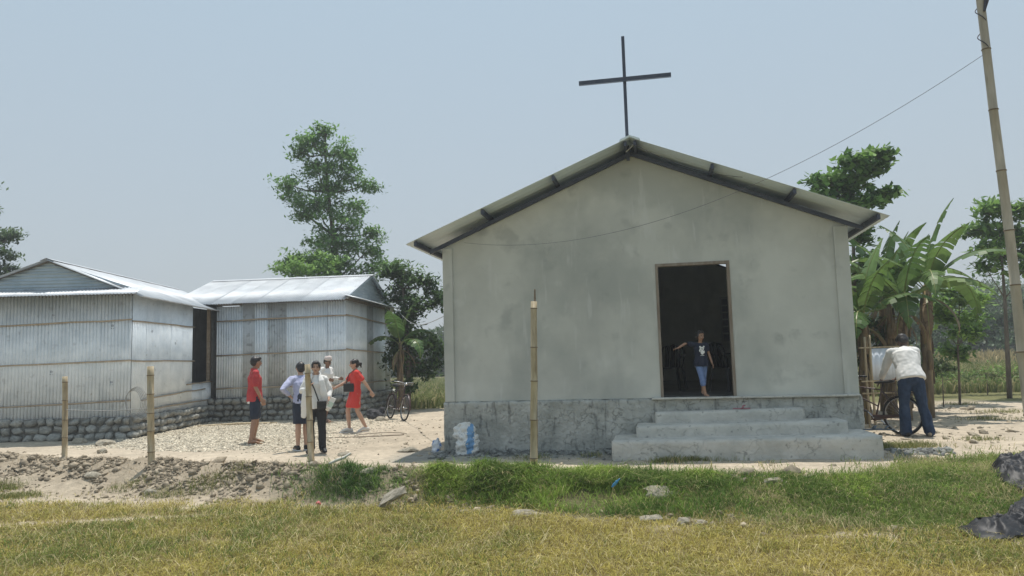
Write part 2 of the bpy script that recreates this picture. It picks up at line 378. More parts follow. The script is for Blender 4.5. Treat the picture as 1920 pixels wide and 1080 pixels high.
xs = np.concatenate([-np.geomspace(17, 2500, 26)[::-1], np.linspace(-16.5, 16.5, 310), np.geomspace(17, 2500, 26)])
ys = np.concatenate([np.array([-400, -60, -10, 0, 3]), np.arange(4.5, 14.5, .065), np.arange(14.5, 28, .16), np.geomspace(28.5, 3000, 60)])
GX, GY = np.meshgrid(xs, ys); gx = GX.ravel(); gy = GY.ravel(); gz = hmap(gx, gy)
nx, ny = len(xs), len(ys)
idx = np.arange(nx*ny).reshape(ny, nx)
Fq = np.stack([idx[:-1, :-1].ravel(), idx[:-1, 1:].ravel(), idx[1:, 1:].ravel(), idx[1:, :-1].ravel()], 1)
ground = npmesh('ground', np.stack([gx, gy, gz], 1), [Fq], M_ground, gcolor(gx, gy), smooth=True)
tag(ground, kind='structure')

# ------------------------------------------------------------------ grass (stuff)
def in_view(x, y, m=60):
    z = -CZ; c, s = math.cos(PIT), math.sin(PIT)
    d = y*c+z*s; u = -y*s+z*c
    X = FPX*x/d; Y = -FPX*u/d; cr, sr = math.cos(ROL), math.sin(ROL)
    px = 960+X*cr+Y*sr
    return (px > -m-150) & (px < 1920+m+150)
def blades(name, x, y, h, wd, bend, col, label, cat='grass', z=None, m=None, tip=1.15, lean=None):
    N = len(x); r = RS
    a = r.rand(N)*2*math.pi; b = a+(r.rand(N)-.5)*2.5 if lean is None else lean+r.randn(N)*.9
    z0 = hmap(x, y)-.005 if z is None else z
    dx, dy = np.cos(a), np.sin(a); ex, ey = np.cos(b)*bend*h, np.sin(b)*bend*h
    w2 = wd/2
    P = np.stack([x, y, z0], 1)
    V = np.empty((N, 5, 3))
    V[:, 0] = P+np.stack([-dx*w2, -dy*w2, 0*x], 1); V[:, 1] = P+np.stack([dx*w2, dy*w2, 0*x], 1)
    mid = P+np.stack([ex*.3, ey*.3, h*.58], 1)
    V[:, 2] = mid+np.stack([dx*w2*.8, dy*w2*.8, 0*x], 1); V[:, 3] = mid-np.stack([dx*w2*.8, dy*w2*.8, 0*x], 1)
    V[:, 4] = P+np.stack([ex, ey, h*(1-.35*np.clip(bend, 0, 1.5))], 1)
    i = np.arange(N)*5
    q = np.stack([i, i+1, i+2, i+3], 1); t = np.stack([i+3, i+2, i+4], 1)
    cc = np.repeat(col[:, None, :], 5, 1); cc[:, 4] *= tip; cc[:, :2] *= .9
    o = npmesh(name, V.reshape(-1, 3), [q, t], m or M_grass, np.clip(cc.reshape(-1, 3), 0, 1))
    return tag(o, label, cat, kind='stuff')
def pick(p, n, x0, x1, y0, y1, dens_y=True):
    x = RS.uniform(x0, x1, n); y = RS.uniform(y0, y1, n)
    if dens_y: keep = RS.rand(n) < np.clip((6.5/y)**1.2, 0, 1)
    else: keep = np.ones(n, bool)
    keep &= in_view(x, y); x, y = x[keep], y[keep]
    k = RS.rand(len(x)) < p(x, y); return x[k], y[k]
# dry short field grass
x, y = pick(lambda x, y: masks(x, y)[0]*(.25+.75*sstep(.22, .5, fbm(x, y, 3.5, 41))), 560000, -9.5, 8, 5.2, 11.5)
n1 = fbm(x, y, .55, 42)[:, None]; n2 = fbm(x, y, 2.2, 43)[:, None]; rr = RS.rand(len(x), 1)
dry = np.array([.50, .43, .12]); grn = np.array([.17, .22, .05]); brn = np.array([.22, .17, .07])
t = np.clip((n1-.42)*3.0+(n2-.5)*1.2+(rr-.5)*1.0+.05*x[:, None]*0, 0, 1)
col = dry*(1-t)+grn*t; k = (RS.rand(len(x), 1) < .25); col = np.where(k, brn, col); k = (RS.rand(len(x), 1) < .12); col = np.where(k, np.array([.66, .57, .30]), col); col *= (.65+.7*RS.rand(len(x), 1))
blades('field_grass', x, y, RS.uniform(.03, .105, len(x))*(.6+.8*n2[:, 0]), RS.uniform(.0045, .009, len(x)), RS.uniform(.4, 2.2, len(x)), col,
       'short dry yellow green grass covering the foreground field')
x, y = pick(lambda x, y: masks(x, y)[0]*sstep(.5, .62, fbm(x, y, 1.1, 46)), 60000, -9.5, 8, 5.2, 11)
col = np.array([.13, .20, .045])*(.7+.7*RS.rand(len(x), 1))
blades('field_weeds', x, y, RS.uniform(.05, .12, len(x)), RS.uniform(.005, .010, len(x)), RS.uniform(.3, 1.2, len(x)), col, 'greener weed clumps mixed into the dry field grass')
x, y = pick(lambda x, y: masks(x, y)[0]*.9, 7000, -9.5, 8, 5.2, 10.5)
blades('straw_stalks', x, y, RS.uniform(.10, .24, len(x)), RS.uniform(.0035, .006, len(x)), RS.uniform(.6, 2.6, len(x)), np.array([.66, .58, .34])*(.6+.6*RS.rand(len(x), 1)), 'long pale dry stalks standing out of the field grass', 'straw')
# bank tussocks
def tus(x, y):
    f, b, rg, r = masks(x, y)
    n = fbm(x, y, 1.3, 51)
    cy = np.interp(x, CX, CY); fy = np.interp(x, FX, FY)
    core = sstep(.0, .25, y-fy)*(1-sstep(-.25, .15, y-cy))
    a = np.exp(-((x+2.25)/.62)**2*1.2)+sstep(-1.35, -.95, x)*(1-sstep(1.6, 2.6, x))+.55*sstep(1.4, 2.2, x)
    return np.clip(core*a*(.15+1.0*sstep(.36, .56, n)), 0, 1)
x, y = pick(tus, 210000, -3.4, 7.5, 7.0, 10.9)
n2 = fbm(x, y, 1.7, 53)[:, None]; rr = RS.rand(len(x), 1)
t = np.clip((n2-.45)*2.6+(rr-.5)*.9, 0, 1); col = np.array([.10, .18, .035])*(1-t)+np.array([.31, .44, .09])*t
k = RS.rand(len(x), 1) < .13; col = np.where(k, np.array([.42, .36, .18]), col); col *= .75+.5*RS.rand(len(x), 1)
hh = RS.uniform(.05, .25, len(x))*(.15+1.5*fbm(x, y, 2.6, 54))*(1-.45*sstep(1.8, 3.2, x))
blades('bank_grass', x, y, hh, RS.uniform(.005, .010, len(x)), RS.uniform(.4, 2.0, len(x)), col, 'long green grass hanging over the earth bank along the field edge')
n = 30000; x = np.concatenate([RS.uniform(-1.15, 2.6, n), RS.normal(-2.15, .36, 6000), RS.uniform(2.4, 5.5, 9000)]); cyx = np.interp(x, CX, CY)
y = cyx-.22+RS.randn(len(x))*.14; y = np.where(x < -1.4, cyx-.3+RS.randn(len(x))*.22, y)
y = np.where(x > 2.4, cyx-.5+RS.randn(len(x))*.35, y)
k = RS.rand(len(x)) < np.clip(sstep(.34, .52, fbm(x, y*.4, 2.8, 57))+.25, 0, 1); x, y = x[k], y[k]
t = np.clip((fbm(x, y, 2.2, 58)[:, None]-.42)*2.4+(RS.rand(len(x), 1)-.5)*.8, 0, 1); col = np.array([.11, .19, .04])*(1-t)+np.array([.36, .48, .10])*t
k = RS.rand(len(x), 1) < .10; col = np.where(k, np.array([.50, .44, .24]), col); col = np.where((x < -1.4)[:, None], col*np.array([.75, .85, 1.1]), col)*(.75+.5*RS.rand(len(x), 1))
hh = RS.uniform(.08, .27, len(x))*(.25+1.0*fbm(x, y, 3.0, 59))*np.where(x > 2.4, .6, 1)*np.where(x < -1.4, .35+.75*RS.rand(len(x))**2, 1)
blades('crest_grass', x, y, hh, RS.uniform(.005, .010, len(x)), RS.uniform(.3, 2.2, len(x)), col, 'tall bright green tussocks along the crest of the bank, drooping towards the field', lean=-math.pi/2)
# right meadow grass
x, y = pick(lambda x, y: np.clip(masks(x, y)[2]+.07*masks(x, y)[3]*(y < 11.3)*(fbm(x, y, 1.8, 77) > .5), 0, 1), 190000, .9, 9.5, 7.2, 11.6)
n2 = fbm(x, y, 1.4, 63)[:, None]; t = np.clip((n2-.4)*2.4+(RS.rand(len(x), 1)-.5)*.9, 0, 1)
col = np.array([.14, .21, .045])*(1-t)+np.array([.32, .38, .11])*t; k = RS.rand(len(x), 1) < .12+.5*sstep(.50, .62, fbm(x, y, 1.1, 66))[:, None]; col = np.where(k, np.array([.46, .40, .22]), col); col *= .75+.5*RS.rand(len(x), 1)
blades('yard_grass', x, y, RS.uniform(.02, .15, len(x))*(.4+1.1*fbm(x, y, 2.4, 78)), RS.uniform(.005, .010, len(x)), RS.uniform(.3, 1.8, len(x)), col,
       'patchy green grass on the sand to the right of the steps')
# sparse tufts: at church foot, on the bund and at the yard's right edge
cx_ = []; cy_ = []
for (px, py, z, n, s) in [(1300, 858, 0, 500, .2), (1350, 855, 0, 900, .35), (1440, 848, 0, 900, .4), (1520, 842, 0, 900, .45), (1620, 838, 0, 1200, .4), (1700, 836, 0, 800, .4), (1250, 862, 0, 250, .2),
                          (1540, 838, 0, 600, .2), (1850, 790, 0, 500, .5), (1880, 775, 0, 600, .6), (1800, 760, 0, 500, .5), (1840, 830, 0, 300, .3),
                          (30, 900, 0, 900, .3), (10, 890, 0, 700, .25), (310, 925, -.2, 400, .35), (390, 920, -.2, 500, .35), (240, 905, -.1, 300, .3), (450, 905, -.1, 250, .3),
                          (930, 850, 0, 150, .2), (1000, 865, 0, 200, .3), (1110, 860, 0, 120, .2), (820, 740, 0, 1200, .9), (790, 748, 0, 900, .8), (800, 735, 0, 700, .8)]:
    n = n*2 if px > 1200 and py > 830 else n; py = py+(8 if px > 1200 and py > 830 else 0); p = at(px, py, z); cx_.append(p.x+RS.randn(n)*s*.6); cy_.append(p.y+RS.randn(n)*s*.35)
x = np.concatenate(cx_); y = np.concatenate(cy_); u, d = chl(x, y); k = ~((u > -.1) & (u < 6.6) & (d < .08)); k &= ~((u > 2.75) & (u < 6.7) & (d < 1.1) & (d > -.2)); x, y = x[k], y[k]
col = np.array([.17, .20, .06])*np.ones((len(x), 1))*(.7+.7*RS.rand(len(x), 1)); k = RS.rand(len(x), 1) < .3; col = np.where(k, np.array([.40, .35, .18]), col)
blades('weed_tufts', x, y, RS.uniform(.03, .13, len(x)), RS.uniform(.004, .008, len(x)), RS.uniform(.2, 1.2, len(x)), col, 'small scattered weed tufts on the sand around the steps and bank')
# dry straw on clods
x, y = pick(lambda x, y: np.exp(-((y-np.interp(x, CX, CY))/.38)**2)*.9, 26000, -11, -1.0, 9.5, 14.2)
col = np.array([.36, .28, .18])*(.6+.8*RS.rand(len(x), 1))
blades('dry_straw', x, y, RS.uniform(.03, .10, len(x)), RS.uniform(.004, .008, len(x)), RS.uniform(.5, 1.8, len(x)), col, 'dry straw and roots sticking out of the dug earth bank', 'straw')

# meadow and crop field behind
n = 70000; x = RS.uniform(-14, 48, n); y = 25+34*RS.rand(n)**1.5; k = in_view(x, y) ; k &= ~((x > -1.2) & (x < 9)); x, y = x[k], y[k]
hgt = np.where(x < 3, .45, 1.0)*RS.uniform(.6, 1.25, len(x))
hgt = np.where((y < 28) & (x > 3), hgt*.55, hgt)
col = np.array([.20, .23, .08])*(.7+.6*RS.rand(len(x), 1)); k = RS.rand(len(x), 1) < .25; col = np.where(k, np.array([.42, .37, .20]), col)
blades('crop_field', x, y, hgt, RS.uniform(.03, .07, len(x)), RS.uniform(.2, .9, len(x)), col, 'field of green maize and tall grass stretching back behind the yard', 'crop', tip=1.1)
n = 9000; x = RS.uniform(8, 48, n); y = RS.uniform(29, 60, n); k = in_view(x, y); x, y = x[k], y[k]
z = hmap(x, y)+RS.uniform(.85, 1.2, len(x)); col = np.array([.50, .40, .22])*(.8+.4*RS.rand(len(x), 1))
blades('crop_tassels', x, y, RS.uniform(.15, .32, len(x)), RS.uniform(.03, .07, len(x)), RS.uniform(.1, .9, len(x)), col, 'tan flowering tops over the maize field', 'crop', z=z)

# ------------------------------------------------------------------ clods, pebbles (stuff)
def ico(sub=1):
    bm = bmesh.new(); bmesh.ops.create_icosphere(bm, subdivisions=sub, radius=1)
    V = np.array([v.co[:] for v in bm.verts]); F = np.array([[v.index for v in f.verts] for f in bm.faces]); bm.free(); return V, F
IV, IF = ico(1)
def lumps(name, x, y, s, col, label, cat, m, zoff=.0, flat=.6):
    N = len(x); z = hmap(x, y)+zoff
    V = IV[None]*(1+RS.uniform(-.5, .5, (N, len(IV), 1)))*np.stack([s*RS.uniform(.7, 1.4, N), s*RS.uniform(.7, 1.4, N), s*RS.uniform(.4, 1, N)*flat/.6], 1)[:, None, :]
    a = RS.rand(N)*6.28; ca_, sa_ = np.cos(a)[:, None], np.sin(a)[:, None]
    X = V[..., 0]*ca_-V[..., 1]*sa_; Y = V[..., 0]*sa_+V[..., 1]*ca_
    b = RS.uniform(-.5, .5, N)[:, None]; Z = V[..., 2]*np.cos(b)+X*np.sin(b); 
    V = np.stack([X+x[:, None], Y+y[:, None], Z+z[:, None]], 2)
    F = (IF[None]+(np.arange(N)*len(IV))[:, None, None]).reshape(-1, 3)
    cc = np.repeat(col[:, None, :], len(IV), 1).reshape(-1, 3)
    o = npmesh(name, V.reshape(-1, 3), [F], m, np.clip(cc, 0, 1)); return tag(o, label, cat, kind='stuff')
x = RS.uniform(-11, -1.25, 16000); y = np.interp(x, CX, CY)+RS.randn(len(x))*.33-.16
k = (fbm(x, y, 2.0, 71) > .42) & ~((x > -2.75) & (x < -1.65) & (RS.rand(len(x)) < .9)); x, y = x[k], y[k]
col = np.array([.38, .32, .24])*(.55+.6*RS.rand(len(x), 1))
lumps('earth_clods', x, y, RS.gamma(1.1, .010, len(x))+.006, col, 'crumbled brown clay clods dumped along the earth bank', 'soil', M_clod)
x = RS.uniform(-.6, 3.6, 420); y = np.interp(x, CX, CY)+RS.randn(len(x))*.15-.05; k = (x > 1.6) | (x < -.2); x, y = x[k], y[k]
lumps('pale_clods', x, y, RS.gamma(1.5, .014, len(x))+.006, np.array([.36, .31, .23])*(.7+.5*RS.rand(len(x), 1)), 'pale broken clay lumps between the green grass and the sand path', 'soil', M_clod)
n = 30000; x = RS.uniform(-9, -2.6, n); y = RS.uniform(13.2, 21.5, n)
k = (y+.35*(x+6)+(fbm(x, y, 1.6, 31)-.5)*2 > 14.0) & (x < -2.6-.5*fbm(x, y, .8, 12)) & (RS.rand(n) < np.clip((-3-x)/2.5, .12, 1)); x, y = x[k], y[k]
g = RS.rand(len(x), 1)
lumps('gravel', x, y, RS.uniform(.010, .030, len(x)), np.array([.70, .63, .50])*(.6+.55*g), 'pale pebble gravel spread in front of the metal sheds', 'gravel', M_clod, flat=.45)
n = 1800; x = RS.uniform(-8, 12, n); y = RS.uniform(9.8, 20, n)
lumps('yard_pebbles', x, y, RS.gamma(2, .006, len(x))+.006, np.array([.42, .36, .27])*(.5+.8*RS.rand(len(x), 1)), 'scattered small stones and crumbs on the sandy yard', 'gravel', M_clod)
x = RS.uniform(6.0, 11, 420); y = RS.uniform(11.5, 19, 420); k = fbm(x, y, .9, 79) > .47; x, y = x[k], y[k]
lumps('path_rubble', x, y, RS.gamma(1.4, .018, len(x))+.010, np.array([.44, .38, .29])*(.55+.6*RS.rand(len(x), 1)), 'pale broken clods and stones on the sandy path right of the church', 'rubble', M_clod)
x = []; y = []
for i in range(1500):
    u = random.uniform(-.1, 2.8) if random.random() < .75 else random.uniform(6.7, 7.6); d = .07+abs(random.gauss(0, .3))
    p = chw(u, d); x.append(p.x); y.append(p.y)
x = np.array(x); y = np.array(y)
lumps('mortar_crumbs', x, y, RS.gamma(2, .010, len(x))+.006, np.array([.24, .245, .23])*(.6+.7*RS.rand(len(x), 1)), 'grey mortar crumbs lying along the foot of the plinth', 'rubble', M_clod)

x = RS.uniform(-9.5, -2.8, 2600); y = RS.uniform(9.2, 13.2, len(x)); k = (y > np.interp(x, FX, FY)-.15) & (y < np.interp(x, CX, CY)+.1) & (fbm(x, y, 1.6, 73) > .40); x, y = x[k], y[k]
lumps('slope_crumbs', x, y, RS.gamma(1.2, .010, len(x))+.005, np.array([.38, .32, .24])*(.6+.6*RS.rand(len(x), 1)), 'small earth crumbs scattered on the slope between bank and field', 'soil', M_clod)
x = RS.uniform(-1, 6.5, 1500); y = np.interp(x, FX, FY)+RS.randn(len(x))*.16+.05; k = fbm(x, y, 1.4, 74) > .5; x, y = x[k], y[k]
lumps('field_edge_crumbs', x, y, RS.gamma(1.4, .011, len(x))+.005, np.array([.34, .29, .21])*(.6+.6*RS.rand(len(x), 1)), 'brown soil crumbs where the green bank meets the dry field', 'soil', M_clod)
# single rocks
def rock_mesh(seed, sub=2, rough=.28):
    V, F = ico(sub); r = np.random.RandomState(seed); off = r.rand(3)*20
    d = np.array([noise.noise(Vector(v*1.3+off))*rough*2+noise.noise(Vector(v*3.5+off))*rough*.6 for v in V])
    V = V*(1+d)[:, None]
    me = bpy.data.meshes.new('rock'); me.from_pydata([tuple(v) for v in V], [], [tuple(int(i) for i in f) for f in F]); me.materials.append(M_rock); me.update(); return me
RK = [rock_mesh(i) for i in range(5)]
rocks = [(150, 832, .15, .10, 0, 'rounded white rock beside the first short bamboo post'), (197, 836, .19, .09, 0, 'wide low white rock just right of the rounded one near the stone base'),
         (191, 853, .10, .07, 0, 'small brown block of rock between the two left bamboo posts'), (985, 966, .17, .05, -.25, 'long flat white stone in the dry grass below the tall bamboo post'),
         (870, 961, .06, .03, -.25, 'tiny pale stone in the dry grass left of the long flat one'), (1222, 977, .13, .06, -.25, 'flat chalky stone at the edge of the dry field below the steps'),
         (1283, 985, .09, .06, -.25, 'brownish lump of clay at the field edge right of the chalky stone'), (1315, 985, .07, .04, -.25, 'small grey lump beside the brownish clay lump'),
         (1320, 862, .10, .04, 0, 'flat brown stone on the sand before the bottom step'), (1600, 847, .10, .04, 0, 'pale flat stone in the grass at the right end of the steps'),
         (588, 882, .08, .06, 0.05, 'pale block at the foot of the third short bamboo post'), (283, 893, .09, .05, .02, 'angular pale stone under the second short bamboo post'),
         (195, 780, .0, .0, 0, ''), (715, 790, .16, .09, 0, 'brown lump of dry clay in front of the bicycle wheel'), (765, 851, .16, .06, 0, 'dark twisted root lump on the sand left of the cement sack'),
         (647, 857, .11, .05, 0, 'low brown clod on the sand right of the woman in white'), (1010, 855, 0, 0, 0, ''), (1450, 922, .13, .05, -.1, 'whitish stone half hidden in the bank grass below the steps'),
         (1240, 912, .22, .07, 0, 'pale clay slab at the top of the bank left of the whitish stone'), (690, 893, .10, .06, .02, 'clay block in the bank between two grass tussocks'), (175, 880, .12, .06, .05, 'tan clod on the crest of the bank near the first short post')]
for i, (px, py, a, b, z, lab) in enumerate(rocks):
    if not lab: continue
    p = at(px, py, z); o = link('rock', RK[i % 5]); z0 = H(p.x, p.y)
    o.location = (p.x, p.y, z0+b*.3); o.scale = (a, a*.7, b); o.rotation_euler = (random.uniform(-.2, .2), 0, random.uniform(-.4, .4))
    tag(o, lab, 'rock')
# leaning slab in the bank
p = at(735, 942, -.15); o = link('clay_slab', RK[2]); o.scale = (.19, .09, .055)
o.location = (p.x, p.y, p.z+.06); o.rotation_euler = (.3, -.55, .2); tag(o, 'broken pale slab leaning on the bank between the grass tussocks', 'slab')
p = at(636, 893, 0); mb = MB(); mb.loft([(-.13, 0, -.04), (-.03, 0, .0), (.07, 0, .03), (.15, .02, .08)], [.015, .022, .02, .012], n=7); o = mb.build('bleached_stick', mat('bleached', (.6, .58, .52)), smooth=True)
o.location = (p.x, p.y, H(p.x, p.y)+.07); o.rotation_euler = (0, 0, .2); tag(o, 'bleached white stick lying on the bank right of the third post', 'stick')

# ------------------------------------------------------------------ CHURCH
GZ = .03
church = empty('church', 'grey cement rendered church with a low gable roof and black metal cross', 'church', (CH['x'], CH['y'], GZ), -CH['yaw'])
W = CH['W']; DEP = 9.0; Z0 = .855-GZ          # plinth top in local z
def cz(w): return Z0+w
TH = .14
HL, HP = 2.60, 3.95
u0, u1, dh = 3.57, 4.64, 2.10
def wtop(u): return HL+(HP-HL)*(1-abs(u-W/2)/(W/2))
def prism(mb, poly, y0, y1):      # poly in (u, w)
    n = len(poly); V = [(u, y0, cz(w_)) for u, w_ in poly]+[(u, y1, cz(w_)) for u, w_ in poly]
    F = [tuple(range(n)), tuple(reversed(range(n, 2*n)))]+[(i, i+n, (i+1) % n+n, (i+1) % n) for i in range(n)]
    mb.add(V, F)
fw = MB()
fr = .045
prism(fw, [(0, 0), (u0-fr, 0), (u0-fr, wtop(u0-fr)), (W/2, HP) if u0-fr > W/2 else (u0-fr, wtop(u0-fr)), (0, HL)], 0, TH)
prism(fw, [(u0-fr, dh+fr), (u1+fr, dh+fr), (u1+fr, wtop(u1+fr)), (u0-fr, wtop(u0-fr))], 0, TH)
prism(fw, [(u1+fr, 0), (W, 0), (W, HL), (u1+fr, wtop(u1+fr))], 0, TH)
fw.build('front_wall', M_cem, church)
bw = MB(); prism(bw, [(0, 0), (W, 0), (W, HL), (W/2, HP), (0, HL)], DEP-TH, DEP); bw.build('back_wall', M_cem, church)
for a, b in ((0, TH), (W-TH, W)):
    mb = MB(); mb.box((a, TH, Z0), (b, DEP-TH, cz(HL))); mb.build('side_wall', M_cem, church)
for a, b in ((-.02, .15), (W-.19, W+.02)):
    mb = MB(); mb.box((a, -.035, Z0), (b, .10, cz(HL)-.01)); mb.bevel('pilaster', M_cem, church, .008)
# plinth with a rough hand-thrown face
def rough_block(name, lo, hi, res, amp, m, parent, zr=0.0, seed=0, round_=.02, sc=5):
    bm = bmesh.new(); bmesh.ops.create_cube(bm, size=1)
    L_ = [hi[i]-lo[i] for i in range(3)]
    for v in bm.verts:
        for i in range(3): v.co[i] = lo[i]+(v.co[i]+.5)*L_[i]
    # cut into a grid along x and z
    for ax in (0, 1, 2):
        n = max(1, int(L_[ax]/res)) if ax != 1 else max(1, int(min(L_[1], 1.5)/res/2))
        for k in range(1, n):
            pco = [0, 0, 0]; pco[ax] = lo[ax]+L_[ax]*k/n; no = [0, 0, 0]; no[ax] = 1
            bmesh.ops.bisect_plane(bm, geom=bm.verts[:]+bm.edges[:]+bm.faces[:], plane_co=pco, plane_no=no)
    for v in bm.verts:
        p = v.co.copy(); q = p*sc+Vector((seed*3.1, 0, seed))
        d = noise.noise(q)*.6+noise.noise(q*2.3)*.5+noise.noise(q*5)*.3
        cr = abs(noise.noise(Vector((p.x*1.7+seed, p.y*1.7, p.z*1.1))))
        d -= max(0, .05-cr)*14
        n_ = Vector((0, 0, 0))
        ex = [(p[i]-lo[i] < 1e-4, hi[i]-p[i] < 1e-4) for i in range(3)]
        for i in range(3):
            if ex[i][0]: n_[i] -= 1
            if ex[i][1]: n_[i] += 1
        cnt = sum(abs(c) for c in n_)
        v.co += n_*(d*amp-(round_ if cnt > 1 else 0))
        v.co.z += zr*(p.x-lo[0])/L_[0]
    me = bpy.data.meshes.new(name); bm.to_mesh(me); bm.free(); me.materials.append(m)
    me.polygons.foreach_set('use_smooth', [True]*len(me.polygons)); me.update()
    return link(name, me, None, parent)
rough_block('plinth', (-.05, -.07, -.25), (W+.07, .3, Z0), .038, .017, M_cem2, church, seed=2, round_=.012)
mb = MB(); mb.box((-.03, .3, -.2), (W+.03, DEP+.04, Z0-.03)); mb.build('plinth_core', M_cem2, church)
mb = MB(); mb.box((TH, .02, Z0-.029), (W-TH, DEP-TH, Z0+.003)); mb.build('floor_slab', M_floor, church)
# steps
for k, (ua, ub, dd, zl, zr, zb) in enumerate([(3.42, 5.62, .36, .655, .035, .2), (3.13, 6.13, .72, .485, .045, .05), (2.78, 6.47, 1.10, .305, .05, -.12)]):
    rough_block('step', (ua, -dd, zb-GZ), (ub, -.055+.01*k, zl-GZ), .05, .009, M_step, church, zr=zr, seed=5+k*3, round_=.010, sc=4)
mb = MB(); mb.box((3.38, -.12, Z0-.02), (W+.02, .0, Z0+.012)); mb.bevel('threshold', M_step, church, .01)
# door frame
for a, b in ((u0-fr, u0), (u1, u1+fr)):
    mb = MB(); mb.box((a, -.012, Z0+.012), (b, .10, cz(dh))); mb.build('door_jamb', M_frame, church)
mb = MB(); mb.box((u0-fr, -.012, cz(dh)), (u1+fr, .10, cz(dh+fr))); mb.build('door_lintel', M_frame, church)
# roof: rafters, purlins, sheets
O_ = .54; E_ = .474; RE, RA = 2.63, 4.12
def roofw(u): return RE+(RA-RE)*(1-abs(u-W/2)/(W/2+E_))
sl_ = (RA-RE)/(W/2+E_)
for sgn in (-1, 1):
    for y_ in (-.035, 3.0, 6.0, DEP+.03):
        mb = MB(); a = (W/2, y_, cz(HP+.034)); b = (W/2+sgn*(W/2+.24), y_, cz(HL+.034-.24*(HP-HL)/(W/2))); mb.bar(a, b, .05, .062); mb.build('rafter', M_steel, church)
    for s in (.02, .335, .655, .965):
        u = W/2+sgn*s*(W/2+E_); mb = MB(); mb.box((u-.022, -O_+.03, cz(roofw(u)-.10)), (u+.022, DEP+.4, cz(roofw(u)-.022))); mb.build('purlin', M_steel, church)
    # eave return
    u = W/2+sgn*(W/2+E_*.55); mb = MB(); mb.bar((u, -.04, cz(roofw(u)-.1)), (W/2+sgn*(W/2+.02), -.04, cz(HL-.12)), .03, .03)
def ribbed(L_, wd, pitch, amp, th=.002, n=6, ny=1, trap=False):
    """sheet: waves across x (width wd), length L_ along y, both faces"""
    nxx = int(round(wd/pitch*n))+1; V = []; F = []
    for side in (0, 1):
        for j in range(ny+1):
            for i in range(nxx):
                x = wd*i/(nxx-1); ph = x/pitch*2*math.pi
                z = amp*(2*abs(math.cos(ph/2))**.6-1) if not trap else amp*(1 if (x/pitch) % 1 < .25 else -1)
                V.append((x, L_*j/ny, z-side*th))
    o = nxx*(ny+1)
    for j in range(ny):
        for i in range(nxx-1):
            a = j*nxx+i; F.append((a, a+1, a+1+nxx, a+nxx)); F.append((o+a, o+a+nxx, o+a+1+nxx, o+a+1))
    for i in range(nxx-1):
        F.append((i, o+i, o+i+1, i+1)); k = ny*nxx+i; F.append((k, k+1, o+k+1, o+k))
    for j in range(ny):
        a = j*nxx; F.append((a, a+nxx, o+a+nxx, o+a)); a += nxx-1; F.append((a, o+a, o+a+nxx, a+nxx))
    me = bpy.data.meshes.new('sheet'); me.from_pydata(V, [], F); me.polygons.foreach_set('use_smooth', [True]*len(me.polygons)); me.update(); return me
LEN = math.hypot(W/2+E_, RA-RE); slope = math.atan2(RA-RE, W/2+E_)
nS = 10; wS = (DEP+O_+.4)/nS
rm = ribbed(LEN+.02, wS-.004, .19, .007, .004, n=8); rm.materials.append(M_roofp)
for sgn in (-1, 1):
    for k in range(nS):
        o = link('roof_sheet', rm, None, church)
        # local x (width) -> church y ; local y (length) -> down the slope
        ydir = Vector((sgn*math.cos(slope), 0, -math.sin(slope))); xdir = Vector((0, 1, 0)); zd = xdir.cross(ydir)
        if zd.z < 0: xdir = -xdir; zd = -zd
        base = Vector((W/2, -O_+wS*k if xdir.y > 0 else -O_+wS*(k+1), cz(RA)-.008))
        o.matrix_local = Matrix.Translation(base) @ Matrix((xdir, ydir, zd)).transposed().to_4x4()
mb = MB()
for sgn in (-1, 1):
    mb.bar((W/2+sgn*.0, -O_-.015, cz(RA)+.012), (W/2+sgn*.15, -O_-.015, cz(RA)+.012-.15*sl_), .006, .03)
V = [(W/2-.16, -O_-.02, cz(RA)+.012-.16*sl_), (W/2, -O_-.02, cz(RA)+.028), (W/2+.16, -O_-.02, cz(RA)+.012-.16*sl_)]
V += [(a, DEP+.42, c) for a, b, c in V]; V2 = [(a, b, c-.004) for a, b, c in V]
mb.add(V+V2, [(0, 1, 4, 3), (1, 2, 5, 4), (6, 9, 10, 7), (7, 10, 11, 8), (0, 6, 7, 1), (1, 7, 8, 2), (3, 4, 10, 9), (4, 5, 11, 10)]); mb.build('ridge_cap', M_roofp, church)
mb = MB(); mb.bar((W/2-.07, -.3, cz(RA)-.17), (W/2+.09, -.5, cz(RA)-.09), .012, .012); mb.build('brace', mat('bright_rod', (.5, .5, .5)), church)
cross = MB(); cross.box((3.176-.026, -.125, cz(3.86)), (3.176+.026, -.073, cz(5.96))); co1 = cross.build('cross_upright', M_steel, church)
mb = MB(); mb.box((3.176-.75, -.175, cz(5.21)-.034), (3.176+.75, -.127, cz(5.21)+.034)); mb.build('cross_bar', M_steel, church)
